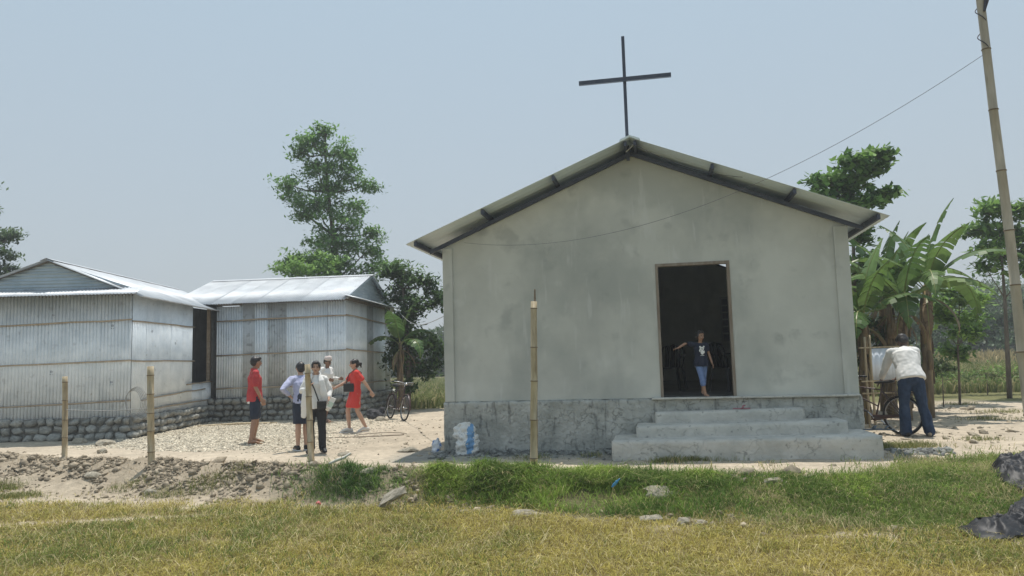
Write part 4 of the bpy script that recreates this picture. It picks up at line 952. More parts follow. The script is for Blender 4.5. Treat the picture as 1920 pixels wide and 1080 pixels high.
def tarp(name, pts, label, h, m, z, n=46, seed=0, fold=.06, thick=.004):
    """crumpled film over a patch whose outline is given on the ground (polygon)"""
    P = [at(px, py, z) for px, py in pts]; xs_ = [p.x for p in P]; ys_ = [p.y for p in P]
    bm = bmesh.new(); cx = sum(xs_)/len(P); cy = sum(ys_)/len(P)
    ringn = 30; V = {}
    K = 130
    def edge(a):
        # radius of the outline at angle a
        best = None
        for i in range(len(P)):
            p_, q_ = P[i], P[(i+1) % len(P)]; d_ = Vector((math.cos(a), math.sin(a))); e_ = Vector((q_.x-p_.x, q_.y-p_.y)); w_ = Vector((p_.x-cx, p_.y-cy))
            den = d_.x*e_.y-d_.y*e_.x
            if abs(den) < 1e-9: continue
            t_ = (w_.x*e_.y-w_.y*e_.x)/den; s_ = (w_.x*d_.y-w_.y*d_.x)/den
            if t_ > 0 and -1e-6 <= s_ <= 1+1e-6: best = max(best or 0, t_)
        return best or .1
    rows_ = [[bm.verts.new((cx, cy, 0))]]
    for j in range(1, ringn+1):
        row = []
        for k in range(K):
            a = 6.28318*k/K; r_ = edge(a)*j/ringn; row.append(bm.verts.new((cx+math.cos(a)*r_, cy+math.sin(a)*r_, 0)))
        rows_.append(row)
    for k in range(K): bm.faces.new((rows_[0][0], rows_[1][k], rows_[1][(k+1) % K]))
    for j in range(1, ringn):
        for k in range(K): bm.faces.new((rows_[j][k], rows_[j+1][k], rows_[j+1][(k+1) % K], rows_[j][(k+1) % K]))
    for j, row in enumerate(rows_):
        for v in row:
            q = Vector((v.co.x*3.2+seed, v.co.y*3.2, seed)); f_ = 1-j/ringn
            rid = 1-abs(noise.noise(q))*2.2; rid2 = 1-abs(noise.noise(q*2.3))*2+.4*(1-abs(noise.noise(q*4.7))*3)
            e = min(1, f_*3)
            v.co.z = H(v.co.x, v.co.y)+.02+e*(h*(.35+.65*max(0, rid))+fold*rid2)+.03*noise.noise(q*3)+.02
            v.co.x += noise.noise(q*1.7)*.04; v.co.y += noise.noise(q*1.9+Vector((3, 3, 3)))*.04
    me = bpy.data.meshes.new(name); bmesh.ops.recalc_face_normals(bm, faces=bm.faces); bm.to_mesh(me); bm.free(); me.materials.append(m); me.polygons.foreach_set('use_smooth', [True]*len(me.polygons)); me.update()
    o = link(name, me); md = o.modifiers.new('t', 'SOLIDIFY'); md.thickness = thick; md.offset = 0
    tag(o, label, 'tarp'); return o
tarp('black_tarp', [(1858, 893), (1872, 884), (1930, 876), (2000, 876), (2020, 905), (1960, 922), (1905, 912), (1872, 905)], 'crumpled glossy black plastic sheet heaped on the grass, the upper one', .10, M_tarp, -.03, seed=3)
tarp('black_tarp', [(1795, 994), (1840, 992), (1890, 975), (1925, 955), (1990, 950), (2000, 990), (1940, 1000), (1880, 1015), (1835, 1010)], 'torn dark plastic sheet lying at the field edge, the lower one', .07, M_tarp, -.22, seed=8, fold=.05)
# sandals on the steps
def sandal(pos, rz, m, label, sc=1.0):
    o = empty('sandal', label, 'sandal', pos, rz)
    mb = MB(); mb.loft([(0, .11, .012), (0, .04, .012), (0, -.05, .012), (0, -.12, .014)], [(.032, .010), (.030, .010), (.042, .010), (.030, .010)], lat=(1, 0, 0), n=12); mb.build('sole', m, o, True, sc)
    mb = MB(); mb.loft([(-.042, -.01, .015), (-.03, -.03, .05), (.0, -.05, .062), (.03, -.03, .05), (.042, -.01, .015)], [(.008, .02)]*5, lat=(0, 0, 1), n=8, caps=False); mb.build('strap', m, o, True, sc); return o
q = chw(4.72, .22, .0)
M_pk = mat('pink_rubber', (.42, .2, .22)); M_gr = mat('grey_rubber', (.10, .12, .14))
sandal((q.x, q.y, .675), 1.2, M_pk, 'faded pink sandal on the top step under the doorway'); 
q = chw(6.48, .55, 0); sandal((q.x, q.y, .375), 1.4, M_gr, 'dark grey sandal at the right end of the steps')
q = chw(6.62, .62, 0); sandal((q.x, q.y, .375), 1.1, M_gr, 'second dark sandal half hidden beside the first at the steps right end')

# ------------------------------------------------------------------ white panel with stakes behind
Yp = 14.6
pn = empty('sheet_fence', 'white sheet panel tied between bamboo stakes behind the bending man', 'panel', (U(1655, 712, Yp).x, Yp, 0))
x0_ = U(1635, 690, Yp).x-pn.location.x; x1_ = U(1692, 690, Yp).x-pn.location.x; zt = U(1660, 653, Yp).z; zb = U(1660, 712, Yp).z
me = ribbed(zt-zb, x1_-x0_, .11, .006, .003, n=8); me.materials.append(M_white); sheet('panel_sheet', pn, me, (x0_, 0, zb), (1, 0, 0), (0, 0, 1))
for px_, t_ in ((1632, 628), (1622, 632), (1694, 660)):
    xq = U(px_, 690, Yp).x-pn.location.x; ztt = U(px_, t_, Yp).z; st, nd = bamboo_mesh([(xq, -.03, -.1), (xq+.01, -.03, ztt)], .024, .02, .3); st.build('stake', M_bam, pn, True)
for z_ in (zt+.02, zb-.02, zb-.25):
    mb = MB(); mb.bar((x0_-.25, -.06, z_), (x1_+.2, -.06, z_+.01), .025, .025); mb.build('rail', M_bam, pn)
for (pa, pb, r_, lab) in (((1738, 722), (1764, 718), .05, 'short sawn plank lying behind the bending man'),):
    a_ = at(pa[0], pa[1]+8, .0); b_ = at(pb[0], pb[1]+8, .0); mb = MB(); mb.bar(a_+Vector((-1.2, 0, .18)), b_+Vector((.1, 0, .18)), .3, .08); o = mb.bevel('plank', M_bam, None, .008); tag(o, lab, 'plank')
a_ = at(1680, 737, 0); b_ = at(1830, 730, 0); mb = MB(); mb.bar(a_+Vector((0, 0, .06)), b_+Vector((0, 0, .06)), .12, .12); o = mb.bevel('timber_beam', mat('grey_timber', (.22, .2, .17), (.36, .33, .28), scale=4), None, .01); tag(o, 'long grey timber lying on the ground along the back of the yard', 'timber')

# ------------------------------------------------------------------ BICYCLES
M_bk = mat('bike_frame', (.05, .03, .028), (.09, .05, .045), scale=6, rough=.35, spec=.5); M_tyre = mat('tyre', (.03, .03, .03)); M_chr = mat('chrome', (.55, .55, .56), metal=.9, rough=.25)
M_bl = mat('black_vinyl', (.02, .02, .022), rough=.5); M_rim = mat('rim', (.35, .35, .35), metal=.7, rough=.35)
def ring(c, r, n=36): return [Vector(c)+Vector((math.cos(i/n*6.28318)*r, 0, math.sin(i/n*6.28318)*r)) for i in range(n)]
def bicycle(label, loc, rz, lean=0.0, steer=0.0):
    b = empty('bicycle', label, 'bicycle', loc, rz); b.rotation_euler = (lean, 0, rz)
    R_ = .345; wb = 1.13; RW = Vector((wb/2, 0, R_)); FW = Vector((-wb/2, 0, R_))    # front towards -x
    bbk = Vector((.10, 0, .29)); st = Vector((.24, 0, .78)); hd = Vector((-.37, 0, .86)); hb_ = Vector((-.41, 0, .66))
    for c in (RW, FW):
        mb = MB(); mb.tube(ring((0, 0, 0), R_-.018), .019, 8, closed=True); t_ = mb.build('tyre', M_tyre, b, True); t_.location = c
        mb = MB(); mb.loft(ring((0, 0, 0), R_-.045), [(.010, .012)]*36, n=6, closed=True, caps=False); r_ = mb.build('rim', M_rim, t_, True)
        mb = MB()
        for k in range(28):
            a = k/28*6.283; mb.bar((0, .02*(-1)**k, 0), (math.cos(a)*(R_-.05), 0, math.sin(a)*(R_-.05)), .0028, .0028)
        mb.build('spokes', M_rim, t_)
        mb = MB(); mb.loft([(0, -.05, 0), (0, .05, 0)], .02, n=10); mb.build('hub', M_chr, t_, True)
        mb = MB(); arc = [Vector((math.cos(a)*(R_+.02), 0, math.sin(a)*(R_+.02))) for a in np.linspace(-.2 if c is RW else .5, 2.6 if c is RW else 3.3, 20)]
        mb.loft(arc, [(.026, .005)]*20, lat=(0, 1, 0), n=8, caps=False); g = mb.build('mudguard', M_bk, b, True); g.location = c
    mb = MB()
    for p_, q_, r_ in ((hd, st, .014), (hb_, bbk, .016), (hd+Vector((-.01, 0, .03)), hb_+Vector((.0, 0, -.03)), .018), (st+Vector((.01, 0, .05)), bbk, .015), ((hd+hb_)/2, bbk+Vector((.06, 0, .2)), .013)):
        mb.loft([p_, q_], r_, n=8)
    for s_ in (-1, 1):
        mb.loft([st+Vector((0, s_*.02, -.02)), RW+Vector((0, s_*.06, 0))], .009, n=6); mb.loft([bbk+Vector((0, s_*.03, 0)), RW+Vector((0, s_*.06, 0))], .010, n=6)
    mb.build('frame', M_bk, b, True)
    mb = MB()
    for s_ in (-1, 1): mb.loft([hb_+Vector((-.01, s_*.04, -.02)), FW+Vector((.02, s_*.055, .12)), FW+Vector((0, s_*.055, 0))], [.012, .011, .009], n=7)
    mb.loft([hb_+Vector((-.01, -.05, -.02)), hb_+Vector((-.01, .05, -.02))], .014, n=7); mb.build('fork', M_bk, b, True)
    mb = MB(); stem = hd+Vector((.015, 0, .13)); mb.loft([hd, stem], .012, n=8); mb.loft([stem+Vector((.18, -.29, .02)), stem+Vector((.05, -.26, .03)), stem+Vector((-.05, -.12, .02)), stem, stem+Vector((-.05, .12, .02)), stem+Vector((.05, .26, .03)), stem+Vector((.18, .29, .02))], .012, n=8)
    mb.loft([stem+Vector((.12, -.27, -.03)), stem+Vector((-.04, -.16, -.03)), stem+Vector((-.04, .16, -.03)), stem+Vector((.12, .27, -.03))], .006, n=6)
    mb.build('handlebar', M_chr, b, True)
    for s_ in (-1, 1):
        mb = MB(); mb.loft([stem+Vector((.08, s_*.268, .028)), stem+Vector((.20, s_*.292, .018))], .018, n=8); mb.build('grip', M_bl, b, True)
    mb = MB(); sd_ = st+Vector((.03, 0, .13)); mb.loft([sd_+Vector((-.14, 0, 0)), sd_+Vector((-.02, 0, .01)), sd_+Vector((.10, 0, .015)), sd_+Vector((.15, 0, .02))], [(.02, .02), (.045, .025), (.10, .03), (.09, .03)], lat=(0, 1, 0), n=12); mb.loft([st, sd_], .012, n=6)
    mb.build('saddle', M_bl, b, True)
    mb = MB()
    for s_ in (-1, 1):
        mb.bar(RW+Vector((-.22, s_*.06, .40)), RW+Vector((.24, s_*.06, .40)), .012, .012); mb.bar(RW+Vector((.1, s_*.06, .40)), RW+Vector((0, s_*.065, 0)), .008, .008); mb.bar(RW+Vector((-.12, s_*.06, .40)), RW+Vector((0, s_*.065, 0)), .008, .008)
    for k in range(6): mb.bar(RW+Vector((-.2+.085*k, -.06, .40)), RW+Vector((-.2+.085*k, .06, .40)), .01, .008)
    mb.build('rear_rack', M_bk, b)
    mb = MB(); mb.loft([bbk+Vector((-.02, -.05, 0)), (bbk+RW)/2+Vector((0, -.05, .0)), RW+Vector((0, -.05, 0))], [(.010, .06), (.010, .032), (.010, .028)], lat=(0, 1, 0), n=14); mb.build('chain_case', M_bk, b, True)
    mb = MB(); mb.loft([bbk+Vector((0, -.09, 0)), bbk+Vector((0, .09, 0))], .012, n=7)
    for s_ in (-1, 1): mb.bar(bbk+Vector((0, s_*.08, 0)), bbk+Vector((s_*.12, s_*.08, s_*-.12)), .02, .012)
    mb.build('crank', M_chr, b)
    for s_ in (-1, 1):
        mb = MB(); q_ = bbk+Vector((s_*.12, s_*.13, s_*-.12)); mb.box(q_-Vector((.045, .04, .012)), q_+Vector((.045, .04, .012))); mb.build('pedal', M_bl, b)
    mb = MB(); mb.loft([stem+Vector((-.08, 0, -.02)), stem+Vector((-.13, 0, -.02))], [.03, .035], n=10); mb.build('lamp', M_chr, b, True)
    mb = MB(); mb.bar(RW+Vector((-.02, .09, 0)), RW+Vector((.08, .17, -.33)), .015, .015); mb.build('stand', M_chr, b)
    return b
pr_ = at(1695, 816, .04); pf = at(1606, 800, .04)
dv = Vector((-.66, .80, 0)).normalized(); mid = Vector((pr_.x, pr_.y, 0))+dv*.56
bicycle('old dark roadster bicycle with the man bending over its saddle beside the church', (mid.x, mid.y, H(mid.x, mid.y)), math.atan2(-dv.y, -dv.x))
pb = at(741, 792, 0); bk2 = bicycle('black bicycle leaning on its stand beside the far shed stone base', (pb.x-.05, pb.y+.55, H(pb.x, pb.y)), math.radians(118), lean=.12)

# black net bundle next to it, rope ring on the ground
p = at(702, 788, 0); mb = MB(); mb.ell((0, 0, .12), (.26, .2, .14)); mb.ell((.12, .05, .2), (.14, .14, .12)); mb.ell((-.15, 0, .18), (.12, .1, .12))
o = mb.skin('net_bundle', mat('black_net', (.03, .03, .035), (.08, .08, .085), scale=30), None, .02, 1, .07, 9, fstr=(1, 1, 1)); o.location = (p.x, p.y+.3, 0); tag(o, 'heap of black netting between the stone base and the bicycle', 'bundle')
p = at(705, 818, 0); mb = MB(); mb.tube([Vector((p.x+math.cos(a)*.55+.1*math.cos(2*a), p.y+math.sin(a)*.35, 0)) for a in np.linspace(0, 6.0, 40)]+[Vector((p.x-.6, p.y-.3, 0)), Vector((p.x-1.6, p.y-.15, 0))], .008, 5)
for v in mb.V: v.z += H(v.x, v.y)+.008
o = mb.build('rope', mat('rope_brown', (.27, .22, .17)), None, True); tag(o, 'thin rope looped on the sand behind the woman in red', 'rope')
a_ = at(1100, 868, .03); mb = MB(); mb.tube([at(px, py, .03) for px, py in ((1140, 877), (1165, 871), (1190, 862), (1215, 866))], .006, 5)
for v in mb.V: v.z = H(v.x, v.y)+.01
o = mb.build('stray_wire', M_wire, None, True); tag(o, 'bent black wire on the sand at the left foot of the steps', 'wire')

# ------------------------------------------------------------------ PEOPLE
def J0():
    return dict(pel=(0, 0, .93), waist=(0, 0, 1.06), chest=(0, 0, 1.25), neck=(0, .01, 1.41), head=(0, -.01, 1.545),
                sh=[(-.175, .0, 1.355), (.175, .0, 1.355)], el=[(-.22, .02, 1.10), (.22, .02, 1.10)], wr=[(-.235, -.04, .86), (.235, -.04, .86)],
                hip=[(-.085, 0, .89), (.085, 0, .89)], kn=[(-.095, -.01, .49), (.095, -.01, .49)], an=[(-.10, .02, .085), (.10, .02, .085)],
                toe=[(-.14, -.14, .03), (.14, -.14, .03)], look=(0, 0, 0), hdir=[None, None])
M_sk = {k: mat('skin_'+k, c, tuple(v*1.15 for v in c), scale=8, rough=.55, spec=.35) for k, c in (('tan', (.33, .19, .125)), ('light', (.48, .30, .215)), ('brown', (.22, .125, .085)), ('dark', (.10, .06, .045)))}
M_hair = mat('black_hair', (.012, .010, .010), (.03, .025, .024), scale=30, rough=.45, spec=.5)
M_eye = mat('eye', (.015, .012, .012), rough=.3); M_lip = mat('lips', (.30, .11, .10), rough=.5)
def V3(t): return Vector(t)
def person(label, loc, rz, J, skin, sc=1.0, fem=False, female_w=1.0, voxel=.009, hair='short', shoes=None, girth=1.0):
    p = empty('person', label, 'person', loc, rz); g = girth
    b = MB()
    pel, wa, ch, ne, hd = [V3(J[k]) for k in ('pel', 'waist', 'chest', 'neck', 'head')]
    shl = (V3(J['sh'][1])-V3(J['sh'][0])).normalized(); hpl = (V3(J['hip'][1])-V3(J['hip'][0])).normalized()
    b.loft([pel-Vector((0, 0, .05)), pel+Vector((0, 0, .02)), wa, ch, ch.lerp(ne, .55), ne], [(.14*g, .10*g), (.155*g, .11*g), (.125*g, .095*g), (.155*g, .105*g), (.13, .075), (.055, .05)], lat=shl, n=16)
    b.loft([ne-Vector((0, 0, .04)), ne.lerp(hd, .55)], [.056, .048], n=10)
    for s in (0, 1):
        sh, el, wr, hp, kn, an, toe = [V3(J[k][s]) for k in ('sh', 'el', 'wr', 'hip', 'kn', 'an', 'toe')]
        b.loft([ch.lerp(sh, .55)+Vector((0, 0, .03)), sh], [.06, .053], n=10)
        b.loft([sh, sh.lerp(el, .5), el, el.lerp(wr, .35), wr], [.050, .045, .036, .036, .025], n=10)
        b.loft([hp, hp.lerp(kn, .45), kn, kn.lerp(an, .35), an.lerp(kn, .15), an], [.088*g, .075*g, .053, .054, .036, .036], n=12)
        b.loft([an+(an-toe).normalized()*.035-Vector((0, 0, .045)), an-Vector((0, 0, .03)), an.lerp(toe, .55)+Vector((0, 0, -.005)), toe], [(.03, .03), (.036, .04), (.040, .026), (.036, .014)], n=10)
        # hand
        d = (wr-el).normalized() if J['hdir'][s] is None else V3(J['hdir'][s]).normalized()
        side = d.cross(Vector((0, 1, 0))); 
        if side.length < .3: side = d.cross(Vector((0, 0, 1)))
        side.normalize(); up = side.cross(d)
        inward = -1 if s == 1 else 1
        fwd = Vector((0, -1, 0)); fwd = (fwd-d*fwd.dot(d)); 
        if fwd.length < .3: fwd = up.copy()
        fwd.normalize(); pn_ = d.cross(fwd)      # fingers spread along fwd
        b.loft([wr, wr+d*.045, wr+d*.085], [(.022, .016), (.037, .017), (.037, .015)], lat=fwd, n=10)
        curl = pn_*(1 if (pn_.x > 0) == (s == 0) else -1)
        for k, L_ in enumerate((.068, .076, .072, .056)):
            r0 = wr+d*.08+fwd*(.028-.019*k); m_ = r0+d*L_*.55+fwd*(.004*(1.5-k)); e_ = m_+d*L_*.38+curl*.022
            b.loft([r0, m_, e_], [.0095, .009, .008], n=6)
        r0 = wr+d*.025+fwd*.028; b.loft([r0, r0+d*.03+fwd*.022, r0+d*.062+fwd*.026+curl*.008], [.012, .011, .009], n=6)
    R_ = Euler(J['look']).to_matrix()
    hs = J.get('hs', 1.0)
    def hp_(x, y, z): return hd+R_ @ (Vector((x, y, z))*hs)
    ro = tuple(J['look'])
    b.ell(hp_(0, .012, .02), (.076*hs, .094*hs, .095*hs), ro, 14, 10); b.loft([hp_(0, -.01, .0), hp_(0, -.025, -.06), hp_(0, -.035, -.092)], [(.066*hs, .07*hs), (.052*hs, .055*hs), (.028*hs, .028*hs)], lat=R_ @ Vector((1, 0, 0)), n=12)
    b.loft([hp_(0, -.088, .02), hp_(0, -.104, -.015), hp_(0, -.100, -.028)], [.008, .012, .014], n=7)
    for s_ in (-1, 1): b.ell(hp_(.077*s_, .01, -.005), (.010, .018, .030), ro, 8, 6); b.ell(hp_(.03*s_, -.078, -.02), (.02, .014, .02), ro, 8, 6)
    body = b.skin('body', skin, p, voxel, 2, scale=sc)
    for s_ in (-1, 1):
        e = MB(); e.ell(hp_(.030*s_, -.083, .014), (.014, .008, .007), ro, 8, 6); e.build('eye', M_eye, p, True, sc)
        e = MB(); e.loft([hp_(.014*s_, -.088, .034), hp_(.045*s_, -.078, .036)], [(.004, .005)]*2, n=5); e.build('eyebrow', M_hair, p, True, sc)
    e = MB(); e.ell(hp_(0, -.092, -.052), (.022, .007, .007), ro, 8, 6); e.build('mouth', M_lip, p, True, sc)
    if hair:
        h = MB()
        h.ell(hp_(0, .028, .040), (.086*hs, .096*hs, .090*hs), ro, 14, 10)
        if hair == 'short': h.ell(hp_(0, .055, .0), (.080, .062, .072), ro); h.ell(hp_(0, -.015, .078), (.080, .080, .046), ro)
        if hair == 'pony': h.ell(hp_(0, .055, -.01), (.080, .065, .085), ro); h.ell(hp_(0, .145, .0), (.035, .045, .045), ro); h.loft([hp_(0, .15, -.01), hp_(0, .165, -.08)], [.03, .018], n=8); h.ell(hp_(-.05, -.03, .05), (.03, .05, .05), ro); h.ell(hp_(.05, -.03, .05), (.03, .05, .05), ro)
        if hair == 'back': h.ell(hp_(0, .055, -.01), (.082, .065, .08), ro); h.ell(hp_(-.058, -.02, .035), (.024, .05, .05), ro); h.ell(hp_(.058, -.02, .035), (.024, .05, .05), ro); h.ell(hp_(0, -.035, .09), (.065, .05, .03), ro)
        if hair == 'long': h.loft([hp_(0, .05, .0), hp_(0, .07, -.1), hp_(0, .08, -.18)], [(.085, .06), (.08, .05), (.05, .03)], lat=R_ @ Vector((1, 0, 0)), n=12); h.ell(hp_(-.055, -.03, .05), (.03, .05, .05), ro); h.ell(hp_(.055, -.03, .05), (.03, .05, .05), ro)
        if hair == 'child': h.ell(hp_(0, .05, .0), (.090, .072, .085), ro); h.ell(hp_(0.0, -.04, .085), (.068, .048, .032), ro); h.ell(hp_(-.074, -.01, .01), (.016, .04, .06), ro); h.ell(hp_(-.075, .05, -.03), (.025, .04, .06), ro)
        h.skin('hair', M_hair, p, .009, 1, .004, 40, scale=sc)
    return p, hp_
def shirt(p, J, m, hem=.80, sleeve=1.0, g=1.0, sc=1.0, name='shirt', fold=.013, flare=.0, sl_r=1.0, hem_y=0, top=.5, nohem=None, wr_r=.036):
    pel, wa, ch, ne = [V3(J[k]) for k in ('pel', 'waist', 'chest', 'neck')]; b = MB()
    shl = (V3(J['sh'][1])-V3(J['sh'][0])).normalized()
    hm = pel+(pel-wa).normalized()*(.93-hem)
    hm.y += hem_y
    b.loft([hm, pel, wa, ch, ch.lerp(ne, top), ne-(ne-ch).normalized()*.015], [((.172+flare)*g, (.128+flare)*g), ((.170+flare*.6)*g, (.125+flare*.5)*g), (.150*g, .115*g), (.172*g, .122*g), (.155, .092), (.072, .066)], lat=shl, n=18, caps=False)
    for s in (0, 1):
        sh, el, wr = [V3(J[k][s]) for k in ('sh', 'el', 'wr')]
        b.loft([ch.lerp(sh, .5)+Vector((0, 0, .035)), sh], [.074, .064], n=12)
        if sleeve <= .5:
            e = sh.lerp(el, sleeve*2); b.loft([sh, e], [.063*sl_r, .060*sl_r], n=12)
        else:
            e = el.lerp(wr, (sleeve-.5)*2); b.loft([sh, sh.lerp(el, .5), el, e], [.063*sl_r, .058*sl_r, .052*sl_r, (.052+(wr_r-.052)*(sleeve-.5)*2)*sl_r], n=12)
    return b.skin(name, m, p, .010, 2, fold, 11, scale=sc)
def trousers(p, J, m, length=1.0, g=1.0, sc=1.0, name='trousers', fold=.008, low=.052):
    pel, wa = V3(J['pel']), V3(J['waist']); b = MB(); hpl = (V3(J['hip'][1])-V3(J['hip'][0])).normalized()
    b.loft([pel-Vector((0, 0, .06)), pel, pel.lerp(wa, .6)], [(.155*g, .115*g), (.168*g, .125*g), (.145*g, .112*g)], lat=hpl, n=16)
    for s in (0, 1):
        hp, kn, an = [V3(J[k][s]) for k in ('hip', 'kn', 'an')]
        if length > .5:
            e = kn.lerp(an, (length-.5)*2); b.loft([hp, hp.lerp(kn, .5), kn, e], [.100*g, .088*g, .068*g, low*g+.008], n=12)
        else: e = hp.lerp(kn, length*2); b.loft([hp, hp.lerp(e, .5), e], [.100*g, .094*g, .088*g], n=12)
    return b.skin(name, m, p, .010, 1, fold, 12, scale=sc)
def skirt(p, J, m, z0, g=1.0, sc=1.0, name='skirt', r=.16, dy=0):
    pel, wa = V3(J['pel']), V3(J['waist']); kn0, kn1 = V3(J['kn'][0]), V3(J['kn'][1]); mid = (kn0+kn1)/2
    f = (pel.z-z0)/(pel.z-mid.z); e = pel.lerp(mid, f); e.z = z0
    b = MB(); spread = abs(kn0.x-kn1.x)/2*f+.095; spy = abs(kn0.y-kn1.y)/2*f+.09
    b.loft([e, e.lerp(pel, .5), pel, wa], [(max(spread, r)*g, max(spy, r*.75)*g), (.178*g, .135*g+.01), (.172*g, .125*g), (.135*g, .105*g)], n=18, caps=False)
    return b.skin(name, m, p, .010, 1, .010, 12, scale=sc)
def shoe(p, J, s, m, sc=1.0, sole=None, kind='shoe'):
    an, toe = V3(J['an'][s]), V3(J['toe'][s]); d = (toe-an); d.z = 0; d.normalize(); z = toe.z; b = MB()
    if kind == 'sandal':
        b.loft([Vector((an.x, an.y, z-.016))-d*.07, Vector((an.x, an.y, z-.016)), Vector((toe.x, toe.y, z-.016)), Vector((toe.x, toe.y, z-.016))+d*.05], [(.034, .010), (.034, .010), (.046, .010), (.03, .010)], lat=d.cross(Vector((0, 0, 1))), n=10); b.build('sandal', m, p, True, sc); return
    b.loft([an-d*.055-Vector((0, 0, .035)), an-Vector((0, 0, .02)), an.lerp(toe, .55)+Vector((0, 0, .012)), toe+d*.025+Vector((0, 0, .006))], [(.038, .045), (.044, .055), (.050, .038), (.040, .024)], n=12)
    o = b.skin('shoe', m, p, .009, 1, scale=sc)
    if sole:
        q = MB(); q.loft([Vector((an.x, an.y, z-.018))-d*.085, Vector((an.x, an.y, z-.018)), Vector((toe.x, toe.y, z-.018)), Vector((toe.x, toe.y, z-.018))+d*.06], [(.038, .012), (.042, .012), (.052, .012), (.032, .012)], lat=d.cross(Vector((0, 0, 1))), n=12); q.build('shoe_sole', sole, o, True, sc)
def bag(label, pos, rz, size, strap_pts, m, tilt=0):
    o = empty('handbag', label, 'bag', pos, rz); w_, d_, h_ = size; mb = MB(); mb.box((-w_/2, -d_/2, -h_/2), (w_/2, d_/2, h_/2)); mb.bevel('bag_body', m, o, min(w_, d_)*.22, 3)
    mb = MB(); mb.box((-w_*.48, -d_/2-.006, -h_*.05), (w_*.48, -d_/2+.0, h_*.46)); mb.bevel('flap', m, o, .004, 1)
    inv = Matrix.Rotation(-rz, 3, 'Z'); mb = MB(); mb.loft([inv @ (Vector(q)-Vector(pos)) for q in strap_pts], [(.011, .004)]*len(strap_pts), n=6, caps=False); mb.build('strap', m, o, True); return o
def Wd(p, v, sc):  # local joint -> world
    return Matrix.Translation(p.location) @ p.rotation_euler.to_matrix().to_4x4() @ (Vector(v)*sc)
F_red = mat('red_cotton', (.42, .045, .05), (.50, .07, .07), scale=6); F_coral = mat('coral_dress', (.60, .05, .042), (.68, .075, .06), scale=5)
F_navy = mat('navy_cloth', (.022, .03, .05), (.035, .045, .07), scale=8); F_white = mat('white_cloth', (.72, .71, .69), (.80, .79, .77), scale=4, rough=.85)
F_lav = mat('lavender_cloth', (.40, .42, .60), (.50, .52, .68), scale=5); F_blk = mat('black_cloth', (.022, .022, .025), (.035, .035, .038), scale=8)
F_jean = mat('dark_denim', (.014, .030, .065), (.026, .050, .10), scale=14, spots=[((.06, .09, .15), 3, .55, .7, .4)]); F_blue = mat('blue_denim', (.11, .17, .34), (.19, .26, .44), scale=16)
F_tee = mat('navy_tee', (.012, .016, .032), (.02, .025, .045)); F_cap = mat('dhaka_cap', (.55, .45, .42), (.70, .64, .60), scale=40)
F_cream = mat('cream_shirt', (.66, .65, .63), (.76, .75, .73), scale=3); F_khaki = mat('khaki', (.30, .26, .2)); F_shoeb = mat('shoe_black', (.02, .02, .02), rough=.4)
F_shoew = mat('shoe_white', (.66, .64, .60)); F_tan = mat('sandal_tan', (.30, .2, .12)); F_sole = mat('sole_white', (.7, .7, .7)); F_leather = mat('bag_leather', (.02, .021, .024), rough=.38, spec=.5)

# 1 man in red shirt, seen from behind, turned right
g1 = at(477, 832, .02); sc = 1.03
J = J0(); J.update(kn=[(-.14, .02, .49), (.11, -.06, .49)], an=[(-.20, .10, .085), (.14, -.01, .085)], toe=[(-.24, -.05, .03), (.18, -.15, .03)], wr=[(-.24, -.08, .86), (.235, -.10, .87)], el=[(-.225, .03, 1.10), (.22, .03, 1.10)],
         head=(0, -.03, 1.545), look=(0, 0, .25))
p, hp_ = person('man in red shirt and dark shorts seen from behind, leftmost of the group', (g1.x, g1.y, H(g1.x, g1.y)), math.radians(118), J, M_sk['tan'], sc)
shirt(p, J, F_red, hem=.80, sleeve=.46, g=1.08, sc=sc, flare=.012, sl_r=1.08); trousers(p, J, F_navy, .47, 1.04, sc, 'shorts')
mb = MB(); q = V3(J['pel']); mb.loft([q-Vector((0, 0, .17)), q-Vector((0, 0, .1))], [(.176, .136), (.178, .136)], n=18, caps=False); mb.skin('undershirt_hem', F_white, p, .010, 1, .006, 10, scale=sc)
for s in (0, 1): shoe(p, J, s, F_tan, sc, kind='sandal')
mb = MB(); mb.loft([V3(J['neck'])+Vector((0, .005, -.02)), V3(J['neck'])+Vector((0, .0, .025))], [(.075, .070), (.064, .060)], n=14, caps=False); mb.build('collar', F_red, p, True, sc)

# 2 lavender blouse woman, behind, leaning, back to us
g2 = at(562, 846, .02); sc = .96
J = J0(); J.update(waist=(0, -.02, 1.06), chest=(.01, -.07, 1.24), neck=(.02, -.11, 1.39), head=(.02, -.16, 1.52), look=(.3, 0, .2), sh=[(-.16, -.07, 1.34), (.18, -.07, 1.33)],
         el=[(-.28, .04, 1.16), (.36, .10, 1.15)], wr=[(-.15, -.10, 1.02), (.20, -.02, 1.00)], hdir=[(1, -.6, -.3), (-.6, -.5, -.6)], kn=[(-.07, -.03, .49), (.07, .01, .49)], an=[(-.07, .0, .085), (.08, .05, .085)], toe=[(-.09, -.15, .03), (.12, -.10, .03)])
p, hp_ = person('woman in lavender blouse and navy skirt half hidden behind the woman in white', (g2.x, g2.y+.15, H(g2.x, g2.y)), math.radians(200), J, M_sk['light'], sc, hair='back')
shirt(p, J, F_lav, hem=.86, sleeve=.82, g=1.0, sc=sc, sl_r=1.12, flare=.004); skirt(p, J, F_navy, .50, 1.0, sc)
for s in (0, 1): shoe(p, J, s, F_shoeb, sc, F_sole)

